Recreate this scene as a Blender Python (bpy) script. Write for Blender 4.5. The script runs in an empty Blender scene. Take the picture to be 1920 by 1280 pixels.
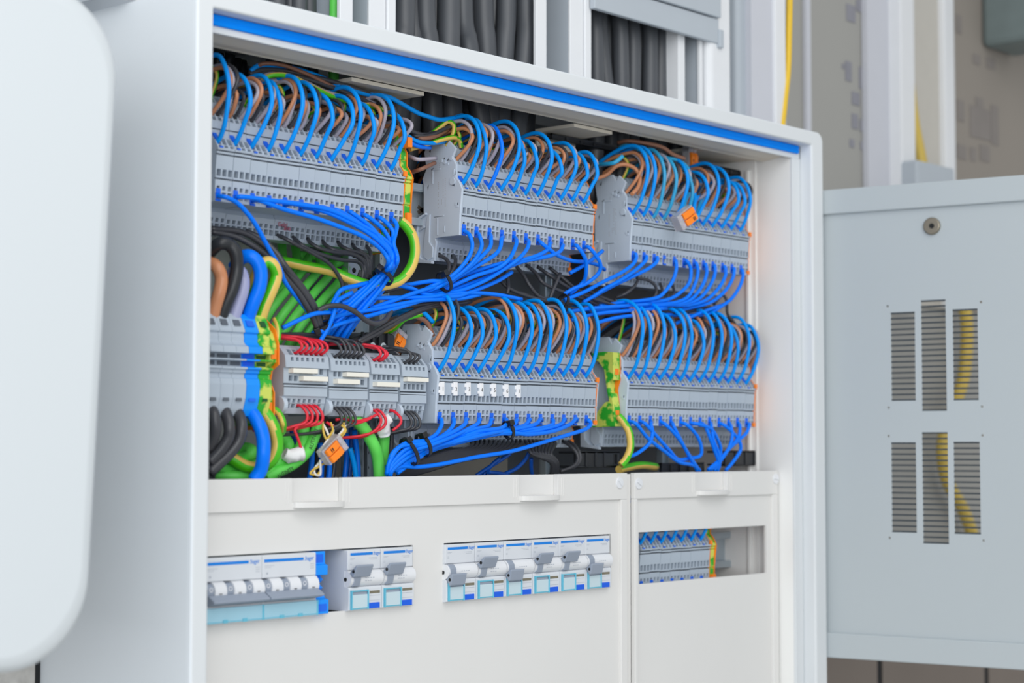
import bpy, math, random
from mathutils import Vector, Matrix, noise as mnoise
random.seed(7)
S = 0.001            # everything below is written in millimetres
ZO = 1400.0          # height of the cover's top edge above the floor
COL = bpy.context.scene.collection
R = random.uniform

# ------------------------------------------------------------------ camera
CAM = Vector((-930.79, -1008.86, 22.12)); FPX = 3469.14
YAW, PIT, ROL = 0.8503, 0.0574, 0.0008
def _basis():
    F = Vector((math.sin(YAW)*math.cos(PIT), math.cos(YAW)*math.cos(PIT), math.sin(PIT)))
    Rt = Vector((math.cos(YAW), -math.sin(YAW), 0)); U = Rt.cross(F)
    c, s = math.cos(ROL), math.sin(ROL)
    return F, c*Rt+s*U, -s*Rt+c*U
CF, CR, CU = _basis()
def ray(px, py): return CF + CR*((px-960)/FPX) - CU*((py-640)/FPX)
def P(px, py, y):                       # point of the photo's line of sight at depth y of the cabinet
    d = ray(px, py); t = (y-CAM.y)/d.y; q = CAM+d*t; return (q.x, q.y, q.z)
def PX(px, py, x):
    d = ray(px, py); t = (x-CAM.x)/d.x; q = CAM+d*t; return (q.x, q.y, q.z)
def XA(px, y, py=760): return P(px, py, y)[0]
def ZA(py, y, px=900): return P(px, py, y)[2]
cam = bpy.data.cameras.new('camera'); co = bpy.data.objects.new('camera', cam); COL.objects.link(co)
m = Matrix((CR, CU, -CF)).transposed().to_4x4(); m.translation = (CAM+Vector((0, 0, ZO)))*S
co.matrix_world = m; cam.sensor_width = 36; cam.lens = FPX/1920*36; cam.clip_start = 0.05; cam.clip_end = 50
cam.dof.use_dof = True; cam.dof.focus_distance = 1.50; cam.dof.aperture_fstop = 6.3
bpy.context.scene.camera = co

# ------------------------------------------------------------------ materials
def lin(c):
    c = c/255; return c/12.92 if c <= .04045 else ((c+.055)/1.055)**2.4
def rgb(t): return (lin(t[0]), lin(t[1]), lin(t[2]), 1)
MATS = {}
def mat(name, c, rough=.45, metal=0., var=.04, scale=40., bump=0., c2=None, ramp=(.45, .55), spec=.5, trans=0., alpha=1.):
    if name in MATS: return MATS[name]
    mt = bpy.data.materials.new(name); mt.use_nodes = True
    nt = mt.node_tree; b = nt.nodes['Principled BSDF']
    tc = nt.nodes.new('ShaderNodeTexCoord'); nz = nt.nodes.new('ShaderNodeTexNoise'); nz.inputs['Scale'].default_value = scale
    nz.inputs['Detail'].default_value = 3
    nt.links.new(tc.outputs['Object'], nz.inputs['Vector'])
    cr = nt.nodes.new('ShaderNodeValToRGB'); nt.links.new(nz.outputs['Fac'], cr.inputs['Fac'])
    e = cr.color_ramp.elements
    if c2 is None:
        a = rgb(c); e[0].color = tuple(v*(1-var) for v in a[:3])+(1,); e[1].color = tuple(min(1, v*(1+var)) for v in a[:3])+(1,)
        e[0].position, e[1].position = .3, .7
    else:
        e[0].color = rgb(c); e[1].color = rgb(c2); e[0].position, e[1].position = ramp
    nt.links.new(cr.outputs['Color'], b.inputs['Base Color'])
    b.inputs['Roughness'].default_value = rough; b.inputs['Metallic'].default_value = metal
    b.inputs['Specular IOR Level'].default_value = spec
    if trans: b.inputs['Transmission Weight'].default_value = trans
    if alpha < 1: b.inputs['Alpha'].default_value = alpha
    if bump:
        bp = nt.nodes.new('ShaderNodeBump'); bp.inputs['Strength'].default_value = bump; bp.inputs['Distance'].default_value = .001
        nt.links.new(nz.outputs['Fac'], bp.inputs['Height']); nt.links.new(bp.outputs['Normal'], b.inputs['Normal'])
    MATS[name] = mt; return mt
M = dict(
 paint=mat('white_powder_coat', (218, 222, 225), .5, var=.012, scale=8),
 side=mat('grey_powder_coat', (226, 232, 238), .55, var=.012, scale=5),
 cover=mat('white_cover_plastic', (224, 223, 221), .5, var=.01, scale=9),
 inner=mat('cream_inner_sheet', (214, 207, 193), .5, var=.02, scale=9),
 wallin=mat('light_inner_wall', (240, 240, 238), .5, var=.01, scale=9),
 back=mat('galvanised_back', (120, 126, 132), .5, .2, var=.08, scale=20),
 gask=mat('blue_rubber_seal', (0, 138, 250), .6, var=.03, spec=.1),
 tgrey=mat('terminal_grey', (176, 188, 201), .5, var=.025, scale=60),
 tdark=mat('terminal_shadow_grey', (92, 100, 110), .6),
 tplate=mat('end_plate_grey', (192, 204, 218), .55, var=.02),
 bluep=mat('terminal_blue', (0, 146, 252), .4, var=.04),
 blued=mat('funnel_blue', (14, 104, 232), .5, var=.04),
 gy=mat('green_yellow_plastic', (42, 172, 44), .5, c2=(206, 218, 96), ramp=(.46, .54), scale=90),
 orange=mat('orange_plastic', (255, 134, 24), .45, var=.05),
 wtop=mat('blue_insulation', (0, 150, 246), .32, var=.04, scale=25, spec=.22),
 wbot=mat('deep_blue_insulation', (0, 122, 255), .32, var=.05, scale=25, spec=.22),
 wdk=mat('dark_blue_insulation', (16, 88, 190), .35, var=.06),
 wcy=mat('teal_blue_insulation', (40, 160, 210), .35, var=.05),
 brown=mat('brown_insulation', (204, 138, 98), .38, var=.06, scale=25),
 brownd=mat('dark_brown_insulation', (140, 98, 78), .45, var=.06),
 grey=mat('grey_insulation', (178, 172, 184), .35, var=.05, scale=25),
 black=mat('black_insulation', (62, 63, 68), .36, var=.08, scale=25),
 blk2=mat('black_sheath', (74, 77, 82), .42, var=.10, scale=18),
 eg=mat('earth_green', (74, 190, 18), .35, var=.05), ey=mat('earth_yellow', (226, 192, 96), .38, var=.04),
 red=mat('red_insulation', (222, 34, 56), .35, var=.05),
 green=mat('green_sheath', (104, 226, 92), .45, var=.06, scale=14),
 yel=mat('yellow_cable', (226, 186, 42), .5, var=.05),
 ywire=mat('yellow_thin_wire', (214, 178, 74), .4), wwire=mat('white_thin_wire', (226, 222, 218), .4),
 lilac=mat('lilac_insulation', (160, 164, 200), .4, var=.04),
 blkp=mat('black_plastic', (38, 41, 46), .4, var=.08), tie=mat('cable_tie_black', (22, 23, 25), .4),
 zinc=mat('zinc_steel', (188, 200, 208), .35, .55, var=.08, scale=14), dark=mat('dark_hole', (22, 24, 27), .8),
 screw=mat('screw_steel', (200, 208, 214), .25, .8), cream=mat('cream_jumper', (238, 235, 224), .5, var=.02),
 white=mat('white_label', (240, 240, 242), .6, var=.01), ink=mat('black_ink', (28, 28, 34), .7), redink=mat('red_ink', (176, 52, 84), .7),
 gink=mat('grey_ink', (176, 182, 192), .7), bink=mat('blue_ink', (0, 126, 220), .5),
 bbody=mat('breaker_body', (214, 218, 224), .45, var=.012), bbar=mat('breaker_barrel', (226, 228, 232), .45, var=.015),
 bside=mat('breaker_side', (198, 208, 222), .5, var=.012),
 tog=mat('toggle_grey', (146, 156, 172), .45, var=.02), btag=mat('blue_tag', (0, 92, 224), .4),
 cyan=mat('clear_cyan_edge', (112, 204, 230), .15, var=.03, alpha=.75), pale=mat('pale_label_card', (196, 216, 224), .5, var=.01),
 cyst=mat('clear_cyan_strip', (158, 202, 220), .2, var=.03), olive=mat('counter_slot', (122, 116, 98), .6, var=.1, scale=300),
 door=mat('grey_blue_door', (178, 186, 190), .5, var=.012, scale=4), slat=mat('vent_shadow', (52, 60, 66), .6), brass=mat('lock_brass', (140, 132, 118), .3, .8),
 wall=mat('plasterboard', (160, 159, 155), .9, var=.05, scale=3, bump=.1), wallw=mat('warm_plasterboard', (146, 139, 131), .9, var=.05, scale=3),
 walll=mat('stone_grey_wall', (196, 194, 190), .95, c2=(172, 170, 166), ramp=(.3, .7), scale=120, bump=.4), board=mat('brown_grey_board', (128, 118, 110), .8, var=.06, scale=4),
 duct=mat('duct_white', (224, 226, 229), .5, var=.01), ductg=mat('duct_grey', (176, 184, 192), .5, var=.01), lilacg=mat('post_grey', (198, 200, 208), .6, var=.01),
 beige=mat('beige_recess', (192, 188, 180), .7, var=.02), pipe=mat('green_grey_pipe', (112, 124, 124), .5, var=.05), wmark=mat('board_print', (138, 138, 146), .9),
 appl=mat('appliance_white', (212, 218, 222), .4, var=.006, scale=3), tape=mat('white_tape', (232, 232, 234), .55, var=.03, bump=.5, scale=120),
 clear=mat('clear_plastic', (206, 204, 208), .15, var=.03, alpha=.55), slotdk=mat('dark_slot', (84, 76, 66), .7))

# ------------------------------------------------------------------ mesh building
class MB:
    def __init__(s): s.v = []; s.f = []; s.mi = []; s.sm = []
    def add(s, vs, fs, mi=0, smooth=False):
        b = len(s.v); s.v += [tuple(v) for v in vs]
        for f in fs: s.f.append(tuple(i+b for i in f)); s.mi.append(mi); s.sm.append(smooth)
    def quad(s, a, b, c, d, mi=0): s.add((a, b, c, d), ((0, 1, 2, 3),), mi)
    def box(s, x0, x1, y0, y1, z0, z1, mi=0):
        s.add([(x, y, z) for x in (x0, x1) for y in (y0, y1) for z in (z0, z1)],
              [(0, 1, 3, 2), (4, 6, 7, 5), (0, 4, 5, 1), (2, 3, 7, 6), (0, 2, 6, 4), (1, 5, 7, 3)], mi)
        return s
    def prism(s, pts, a0, a1, axis='x', mi=0):      # pts are (y,z) for x, (x,z) for y, (x,y) for z
        n = len(pts)
        def mk(p, a): return (a, p[0], p[1]) if axis == 'x' else ((p[0], a, p[1]) if axis == 'y' else (p[0], p[1], a))
        vs = [mk(p, a0) for p in pts]+[mk(p, a1) for p in pts]
        s.add(vs, [tuple(range(n))[::-1], tuple(range(n, 2*n))]+[(i, (i+1) % n, n+(i+1) % n, n+i) for i in range(n)], mi)
        return s
    def cyl(s, c, r, a0, a1, axis='y', n=20, mi=0, r2=None):
        r2 = r if r2 is None else r2
        def mk(a, rr, k):
            u, w = rr*math.cos(2*math.pi*k/n), rr*math.sin(2*math.pi*k/n)
            return (c[0]+u, a, c[1]+w) if axis == 'y' else ((a, c[0]+u, c[1]+w) if axis == 'x' else (c[0]+u, c[1]+w, a))
        vs = [mk(a0, r, k) for k in range(n)]+[mk(a1, r2, k) for k in range(n)]
        s.add(vs, [(i, (i+1) % n, n+(i+1) % n, n+i) for i in range(n)], mi, True)
        s.add(vs, [tuple(range(n))[::-1], tuple(range(n, 2*n))], mi)
        return s
    def tube(s, pts, r, n=9, mi=0, mi2=None, sub=6, split=None):
        pts = [Vector(p) for p in pts]; path = catmull(pts, sub); k = len(path); vs = []
        up = Vector((0.3, -0.8, 0.5)); rr = r if isinstance(r, (list, tuple)) else None
        prev = None
        for i, p in enumerate(path):
            t = (path[min(i+1, k-1)]-path[max(i-1, 0)])
            if t.length < 1e-6: t = Vector((0, 0, 1))
            t.normalize()
            u = (up-t*up.dot(t)) if prev is None else (prev-t*prev.dot(t))
            if u.length < 1e-4: u = t.orthogonal()
            u.normalize(); prev = u; w = t.cross(u)
            q = r if rr is None else rr[0]+(rr[1]-rr[0])*i/(k-1)
            for j in range(n):
                a = 2*math.pi*j/n; vs.append(p+(u*math.cos(a)+w*math.sin(a))*q)
        b = len(s.v); s.v += [tuple(v) for v in vs]
        for i in range(k-1):
            tg = (path[i+1]-path[i]); sd = tg.cross(Vector((-.55, -.8, .1)))
            for j in range(n):
                s.f.append((b+i*n+j, b+i*n+(j+1) % n, b+(i+1)*n+(j+1) % n, b+(i+1)*n+j)); s.sm.append(True)
                rd = (vs[i*n+j]+vs[i*n+(j+1) % n])/2-path[i]
                s.mi.append(mi if mi2 is None or rd.dot(sd) > 0 else mi2)
        for st, rev in ((0, True), (k-1, False)):
            f = [b+st*n+j for j in range(n)]; s.f.append(tuple(f[::-1] if rev else f)); s.sm.append(False); s.mi.append(mi)
        return s
    def plate(s, u0, u1, w0, w1, holes, a0, a1, mi=0, axis='y'):   # flat sheet with rectangular holes, thickness a0..a1
        us = sorted({u0, u1, *[h[i] for h in holes for i in (0, 1)]}); ws = sorted({w0, w1, *[h[i] for h in holes for i in (2, 3)]})
        us = [u for u in us if u0 <= u <= u1]; ws = [w for w in ws if w0 <= w <= w1]
        def solid(i, j):
            if i < 0 or j < 0 or i >= len(us)-1 or j >= len(ws)-1: return False
            cu, cw = (us[i]+us[i+1])/2, (ws[j]+ws[j+1])/2
            return not any(h[0] < cu < h[1] and h[2] < cw < h[3] for h in holes)
        def mk(u, a, w): return (u, a, w)
        for i in range(len(us)-1):
            for j in range(len(ws)-1):
                if not solid(i, j): continue
                A, B, C, D = us[i], us[i+1], ws[j], ws[j+1]
                s.quad(mk(A, a0, C), mk(B, a0, C), mk(B, a0, D), mk(A, a0, D), mi); s.quad(mk(A, a1, C), mk(A, a1, D), mk(B, a1, D), mk(B, a1, C), mi)
                if not solid(i-1, j): s.quad(mk(A, a0, C), mk(A, a0, D), mk(A, a1, D), mk(A, a1, C), mi)
                if not solid(i+1, j): s.quad(mk(B, a0, C), mk(B, a1, C), mk(B, a1, D), mk(B, a0, D), mi)
                if not solid(i, j-1): s.quad(mk(A, a0, C), mk(A, a1, C), mk(B, a1, C), mk(B, a0, C), mi)
                if not solid(i, j+1): s.quad(mk(A, a0, D), mk(B, a0, D), mk(B, a1, D), mk(A, a1, D), mi)
        return s
    def pocket(s, p, q, x0, x1, fw, fh, d, mi=0, mid=1, shear=0):     # sheet from (y,z) p to q, x0..x1, with one recessed pocket; d = (dy,dz)
        e = (1-fw)/2*(x1-x0); g = (1-fh)/2
        lp = lambda t: (p[0]+(q[0]-p[0])*t, p[1]+(q[1]-p[1])*t)
        a, b = lp(g), lp(1-g)
        o = [(x0, *p), (x1, *p), (x1, *q), (x0, *q)]
        i = [(x0+e, *a), (x1-e, *a), (x1-e+shear, *b), (x0+e+shear, *b)]
        k = [(v[0], v[1]+d[0], v[2]+d[1]) for v in i]
        s.add(o+i+k, [(0, 1, 5, 4), (1, 2, 6, 5), (2, 3, 7, 6), (3, 0, 4, 7), (4, 5, 9, 8), (5, 6, 10, 9), (6, 7, 11, 10), (7, 4, 8, 11)], mi)
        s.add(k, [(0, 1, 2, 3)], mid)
    def xf(s, mtx, start=0):
        for i in range(start, len(s.v)): s.v[i] = tuple(mtx @ Vector(s.v[i]))
        return s
def catmull(p, sub):
    if len(p) < 3: return p
    q = [p[0]*2-p[1]]+p+[p[-1]*2-p[-2]]; out = []
    for i in range(1, len(q)-2):
        a, b, c, d = q[i-1:i+3]
        for k in range(sub):
            t = k/sub
            out.append(.5*((2*b)+(c-a)*t+(2*a-5*b+4*c-d)*t*t+(3*b-a-3*c+d)*t**3))
    out.append(p[-1]); return out

WL = {}
def link(o, parent, loc):
    COL.objects.link(o); WL[o.name] = Vector(loc)
    if parent is not None:
        o.parent = parent; o.location = (Vector(loc)-WL[parent.name])*S
    else: o.location = (Vector(loc)+Vector((0, 0, ZO)))*S
def tag(o, label=None, cat=None, group=None, kind=None):
    for k, v in (('label', label), ('category', cat), ('group', group), ('kind', kind)):
        if v: o[k] = v
    return o
def obj(name, mb, mats, parent=None, bevel=0., seg=2, label=None, cat=None, group=None, kind=None):
    if not isinstance(mats, (list, tuple)): mats = [mats]
    if parent is not None: loc = WL[parent.name]
    else:
        n = len(mb.v); loc = Vector((sum(v[0] for v in mb.v)/n, sum(v[1] for v in mb.v)/n, min(v[2] for v in mb.v)))
    me = bpy.data.meshes.new(name)
    me.from_pydata([tuple((Vector(v)-loc)*S) for v in mb.v], [], mb.f)
    for x in mats: me.materials.append(x)
    me.polygons.foreach_set('material_index', mb.mi); me.polygons.foreach_set('use_smooth', mb.sm)
    me.update()
    import bmesh
    bm = bmesh.new(); bm.from_mesh(me)
    if bevel: bmesh.ops.remove_doubles(bm, verts=bm.verts, dist=1e-7)
    bmesh.ops.recalc_face_normals(bm, faces=bm.faces); bm.to_mesh(me); bm.free()
    o = bpy.data.objects.new(name, me); link(o, parent, loc)
    if bevel:
        b = o.modifiers.new('bevel', 'BEVEL'); b.width = bevel*S; b.segments = seg; b.limit_method = 'ANGLE'; b.angle_limit = .6
    return tag(o, label, cat, group, kind)
def thing(name, loc, label, cat, group=None):
    o = bpy.data.objects.new(name, None); o.empty_display_size = .01; link(o, None, loc); return tag(o, label, cat, group)
def text(name, body, loc, size, mt, parent, xdir=(1, 0, 0), up=(0, 0, 1), squash=1., label=None, bold=0.):
    cu = bpy.data.curves.new(name, 'FONT'); cu.body = body; cu.size = size*S; cu.extrude = .00005; cu.materials.append(mt); cu.offset = bold*S
    tmp = bpy.data.objects.new(name+'_curve', cu); COL.objects.link(tmp); bpy.context.view_layer.update()
    me = bpy.data.meshes.new_from_object(tmp.evaluated_get(bpy.context.evaluated_depsgraph_get())); bpy.data.objects.remove(tmp)
    if not me.materials: me.materials.append(mt)
    o = bpy.data.objects.new(name, me); link(o, parent, loc)
    x = Vector(xdir).normalized(); u = Vector(up).normalized()
    o.rotation_euler = Matrix((x, u, x.cross(u))).transposed().to_euler(); o.scale = (squash, 1, 1)
    if label: o['label'] = label
    return o
def copy_tree(o, loc):
    c = o.copy(); COL.objects.link(c); c.parent = None; c.location = (Vector(loc)+Vector((0, 0, ZO)))*S; WL[c.name] = Vector(loc)
    for ch in o.children:
        d = ch.copy(); COL.objects.link(d); d.parent = c
        for g in ch.children:
            e = g.copy(); COL.objects.link(e); e.parent = d
    return c
ORD = 'first second third fourth fifth sixth seventh eighth ninth tenth eleventh twelfth thirteenth fourteenth fifteenth sixteenth seventeenth eighteenth'.split()
def struct(name, mb, mt, **k): return obj(name, mb, mt, kind='structure', **k)
def wire(name, pts, r, mt, label, group=None, cat='wire', n=9, mt2=None, split=None, sub=6):
    mb = MB().tube(pts, r, n=n, mi=0, mi2=None if mt2 is None else 1, split=split, sub=sub)
    return obj(name, mb, [mt] if mt2 is None else [mt, mt2], label=label, cat=cat, group=group)
def W(*a):                               # a run of line-of-sight points, each (px, py, depth)
    return [P(*t) for t in a]

# ------------------------------------------------------------------ room
WY = 135.0; CXL = -143.8
struct('wall_back', MB().box(-147, 1850, WY, WY+60, -1400, 1000), M['wall'])
struct('gap_shade', MB().box(-148, CXL, WY-.4, WY+2, -1400, 1000), M['dark'])  # dark strip standing in for the shade in the gap beside the cabinet
struct('wall_left', MB().box(-1400, -147.4, WY, WY+60, -1400, 1000), M['walll'])
lw = MB()
jx = [P(1650, 1262, WY-8)[0], P(1850, 1266, WY-8)[0]]
xs = [640]+jx+[1700]
for i in range(3): lw.box(xs[i]+(6 if i else 0), xs[i+1]-6, WY-8, WY, -760, -188)
struct('wall_lower', lw, M['board'])
jm = MB()
for x in jx: jm.box(x-6, x+6, WY-7, WY, -760, -188)
obj('joint', jm, M['dark'], bpy.data.objects['wall_lower'])
struct('floor', MB().box(-1800, 1900, -2600, WY+60, -1450, -1400), M['walll'])

# warm board on the far right behind the posts, with blurred board printing
xw = P(1790, 150, WY-4)[0]
struct('wall_right', MB().box(xw, 1850, WY-4, WY, 200, 1000), M['wallw'])
wm = MB()
for (a, b, c, d) in [(1588, 1604, 12, 38), (1586, 1597, 117, 150), (1598, 1612, 175, 195), (1598, 1609, 215, 240), (1594, 1602, 262, 275), (1606, 1624, 4, 20), (1612, 1624, 128, 165), (1613, 1625, 226, 245), (1614, 1626, 268, 280), (1580, 1584, 120, 128)]:
    p = P(a, d, WY-1); q = P(b, c, WY-1); wm.box(p[0], q[0], WY-1, WY, p[2], q[2])
obj('board_print', wm, M['wmark'], bpy.data.objects['wall_back'])
wm = MB()
for (a, b, c, d) in [(1793, 1803, 30, 60), (1825, 1838, 105, 118), (1850, 1866, 112, 126), (1830, 1844, 186, 200), (1820, 1858, 208, 255), (1860, 1872, 200, 270), (1796, 1808, 190, 225), (1795, 1812, 274, 296), (1820, 1830, 278, 300), (1838, 1856, 275, 300)]:
    p = P(a, d, WY-5); q = P(b, c, WY-5); wm.box(p[0], q[0], WY-5, WY-4.2, p[2], q[2])
obj('board_print', wm, mat('warm_board_print', (134, 128, 124), .9), bpy.data.objects['wall_right'])

def xspan(a, b, y, py=150): return P(a, py, y)[0], P(b, py, y)[0]
def post(name, a, b, y0, y1, z0, mt, label, cat, bev=2., group=None):
    x0, x1 = xspan(a, b, y0); return obj(name, MB().box(x0, x1, y0, y1, z0, 960), mt, bevel=bev, label=label, cat=cat, group=group)
# posts and trunking right of the cable ducts
t = thing('steel_post', (1060, 128, 200), 'grey steel post with pale flange standing before the plasterboard wall', 'post')
x0, x1 = xspan(1626, 1693, 127); obj('web', MB().box(x0, x1, 127, 134, 200, 960), M['lilacg'], t)
x0, x1 = xspan(1690, 1716, 110); obj('flange', MB().box(x0, x1, 110, 134, 200, 960), M['duct'], t, bevel=2)
x0, x1 = xspan(1717, 1772, 128); post('recess_board', 1713, 1776, 130.5, 134, 200, M['beige'], 'beige board strip between the steel post and the narrow pale post', 'board', 0)
post('narrow_post', 1772, 1791, 122, 134, 200, M['duct'], 'narrow pale upright post beside the warm grey plasterboard', 'post', 2)
post('joint_strip', 1512, 1521, 130, 134.5, 200, M['lilacg'], 'thin pale joint strip running up the plasterboard wall', 'strip', 0)
q = P(1840, 90, 60); pr = MB()
a = P(1842, 40, 70); b = P(2010, 40, 70)
x0 = P(1840, 60, 130)[0]; pr.box(x0, x0+90, 0, 130.5, P(1846, 90, 130)[2], 960); obj('metal_box', pr, M['pipe'], bevel=8, label='dark green-grey metal box fixed high on the wall at the far right', cat='metal box')
a = P(1720, 345, 90); b = P(1790, 305, 90)
obj('cable_tray', MB().box(a[0], b[0], 90, 133, a[2]-60, P(1750, 306, 90)[2]), M['ductg'], bevel=3, label='small grey cable tray at the foot of the beige recess', cat='cable tray')
yc = W((1702, 150, 122), (1712, 230, 121), (1726, 300, 119), (1745, 400, 112), (1790, 520, 110), (1812, 600, 110), (1808, 700, 112), (1790, 760, 112), (1768, 830, 112), (1776, 900, 112), (1808, 960, 112), (1830, 1040, 112), (1830, 1180, 112))
wire('yellow_cable', yc, 8, mat('dull_yellow_cable', (206, 178, 84), .5, var=.05), 'yellow cable hanging behind the vented door and the beige recess', cat='cable', n=10)
wire('yellow_cable', W((1481, -20, 45), (1479, 60, 45), (1477, 130, 45), (1471, 190, 45), (1466, 240, 45), (1464, 300, 45)), 3.6, M['yel'], 'yellow cable running down beside the white trunking above the cabinet', cat='cable', n=10)
# slim trunking: white front box, dark slot, grey body, white edge
DZ = 335.6
t = thing('trunking', (620, 90, DZ), 'white rounded upright trunking beside the third open cable duct', 'trunking')
x0, x1 = xspan(1331, 1374, 32); obj('body', MB().box(x0, x1, 32, 134, DZ, 960), M['duct'], t, bevel=7, seg=4)
t = thing('trunking', (700, 90, DZ), 'wide grey upright trunking with a white edge beside the yellow cable', 'trunking')
x0, x1 = xspan(1384, 1412, 55); obj('side_strip', MB().box(x0, x1, 55, 134, DZ-40, 960), M['ductg'], t, bevel=6, seg=4)
x0, x1 = xspan(1409, 1453, 48); obj('body', MB().box(x0, x1, 48, 134, DZ-40, 960), M['lilacg'], t)
x0, x1 = xspan(1455, 1474, 44); obj('edge_strip', MB().box(x0, x1, 44, 134, DZ-40, 960), M['duct'], t, bevel=1)

# open cable ducts with their cables
def duct(xl, xr, label, lipl=28, lipr=14):
    t = thing('cable_duct', ((xl+xr)/2, 90, DZ), label, 'cable duct', 'open cable ducts above the cabinet')
    obj('back_sheet', MB().box(xl-lipl+2, xr+lipr-2, 130, 134, DZ, 960), M['ductg'], t)
    obj('side_wall', MB().box(xl-lipl, xl-lipl+3, 42, 130, DZ, 960), M['ductg'], t)
    obj('side_wall', MB().box(xr+lipr-3, xr+lipr, 42, 130, DZ, 960), M['ductg'], t)
    obj('front_lip', MB().box(xl-lipl, xl-9.5, 39, 42, DZ, 960).box(xl-9, xl, 37, 42, DZ, 960), M['duct'], t, bevel=.8)
    obj('front_lip', MB().box(xr, xr+lipr, 38, 42, DZ, 960), M['duct'], t, bevel=.8)
    return t
duct(-135, 57, 'white cable duct with a green cable at the head of the cabinet, first of three')
duct(118, 294, 'white open cable duct packed with thick black cables, middle of three')
d3 = duct(370, 541, 'white open cable duct part covered by a grey lid, third of three', lipr=5)
obj('divider', MB().box(508, 519, 40, 130, DZ, 960), M['duct'], d3, bevel=1)
t = thing('duct_lid', (450, 30, 420), 'grey duct lid sitting across the third open cable duct', 'duct lid')
za = P(1104, 12, 30)[2]
lm = MB().box(366, 562, 30, 36, za, za+24); obj('lid_rail', lm, M['ductg'], t, bevel=1)
obj('lid_panel', MB().box(366, 562, 27, 36, za+25, za+240), M['ductg'], t, bevel=1)
obj('clip', MB().box(561, 568, 28, 40, za-4, za+14), M['ductg'], t, bevel=1)
def vcable(px0, px1, y, r, mt, label, group, pyt=-30, pyb=260):
    a = P(px0, pyt, y); b = P(px1, pyb, y)
    pts = [(a[0], y, 700), a, ((a[0]*.6+b[0]*.4)+R(-2, 2), y+R(-3, 3), a[2]*.6+b[2]*.4), b, (b[0], y+6, 250)]
    return wire('black_cable' if mt is M['blk2'] else 'green_cable', pts, r, mt, label, group, 'cable', n=12)
G2 = 'black cables in the middle cable duct'
for i, (a, b, y, r) in enumerate([(757, 742, 60, 10), (772, 770, 70, 8), (796, 812, 62, 9), (815, 828, 75, 9), (842, 846, 60, 10), (872, 880, 78, 9), (866, 905, 60, 9), (905, 918, 66, 9.5), (925, 948, 76, 9), (950, 936, 62, 9), (985, 966, 60, 9.5), (1000, 985, 80, 8)]):
    vcable(a, b, y, r, M['blk2'], f'{ORD[i]} thick black cable from the left in the middle open duct', G2)
for i, (a, b, y, r) in enumerate([(1113, 1118, 60, 8), (1124, 1146, 66, 7.5), (1142, 1142, 74, 8), (1160, 1165, 60, 8), (1181, 1184, 64, 8), (1199, 1206, 72, 8), (1217, 1217, 60, 8), (1242, 1236, 62, 8), (1256, 1252, 72, 8), (1266, 1268, 60, 7)]):
    vcable(a, b, y, r, M['blk2'], f'{ORD[i]} black cable from the left in the third open duct', 'black cables in the third cable duct')
for i, (a, b, y) in enumerate([(520, 512, 60), (545, 540, 66), (560, 556, 60), (578, 574, 70)]):
    vcable(a, b, y, 6.5, M['blk2'], f'{ORD[i]} black cable from the left in the first duct', 'black cables in the first cable duct')
vcable(628, 628, 55, 4.2, M['green'], 'bright green cable beside the edge of the first duct', None)

# ------------------------------------------------------------------ white appliance on the left
def rrect(x0, x1, z0, z1, r, n=8, xr_top=None):
    pts = []
    for cx, cz, a0 in ((x1-r, z1-r, 0), (x0+r, z1-r, 90), (x0+r, z0+r, 180), (x1-r, z0+r, 270)):
        for k in range(n+1):
            a = math.radians(a0+90*k/n); pts.append((cx+r*math.cos(a), cz+r*math.sin(a)))
    if xr_top is not None: pts = [(x+(xr_top-x1)*(z-z0)/(z1-z0)*max(0, (x-x0)/(x1-x0)), z) for x, z in pts]
    return pts
xb = P(170, 1100, -62)[0]; xt = P(226, 110, -62)[0]
out = rrect(-760, xb-1, P(60, 1249, -62)[2]-3, 305, 52, 12, xt+2)
t = thing('wall_appliance', (-500, 40, -110), 'white wall-mounted appliance with rounded corners, left of the open cabinet', 'appliance')
mb = MB(); N = len(out); cx = sum(p[0] for p in out)/N; cz = sum(p[1] for p in out)/N
prof = [(10, 130), (10, 70), (3, 30), (0, 0), (0, -54), (.8, -58), (2.6, -61.2), (5.4, -63.2), (10, -64)]
rings = []
for ins, y in prof:
    rings.append([(x-math.copysign(min(ins, abs(x-cx)), x-cx)*min(1, abs(x-cx)/230), y, z-math.copysign(ins, z-cz)*min(1, abs(z-cz)/190)) for x, z in out])
vs = [v for r in rings for v in r]
mb.add(vs, [(i*N+j, i*N+(j+1) % N, (i+1)*N+(j+1) % N, (i+1)*N+j) for i in range(len(prof)-1) for j in range(N)], 0, True)
mb.add(rings[-1], [tuple(range(N))], 0, True)
obj('housing', mb, M['appl'], t)
mb2 = MB().box(-700, -285, 40, 134, -60, 260); obj('wall_bracket', mb2, M['ductg'], t)

# ------------------------------------------------------------------ cabinet
CX0, CX1, CT, CB = -143.6, 648.0, 335.0, -430.0
cab = thing('electrical_cabinet', (250, 50, CB), 'open white electrical cabinet full of terminal strips and blue wires', 'electrical cabinet')
obj('side_panel', MB().box(CX0-.08, CX0+3, -31, WY-.5, CB, CT-1), M['side'], cab)
obj('side_panel', MB().box(CX1-3, CX1, -20, WY-.5, CB, CT-1), M['side'], cab)
obj('top_panel', MB().box(CX0+3, CX1-3, -20, WY-.5, CT-4, CT-1), M['side'], cab)
obj('back_panel', MB().box(CX0+3, CX1-3, WY-4, WY-.6, CB, CT-4), M['back'], cab)
IL, IR, IT = -129.0, 627.0, 321.0
fm = MB()
o_ = rrect(CX0, CX1, CB, CT, 9, 6); i_ = rrect(IL, IR, CB+14, IT, 1.2, 6); n = len(o_)
vs = [(x, -35, z) for x, z in o_]+[(x, -35, z) for x, z in i_]+[(x, -20, z) for x, z in o_]+[(x, -20, z) for x, z in i_]
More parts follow.
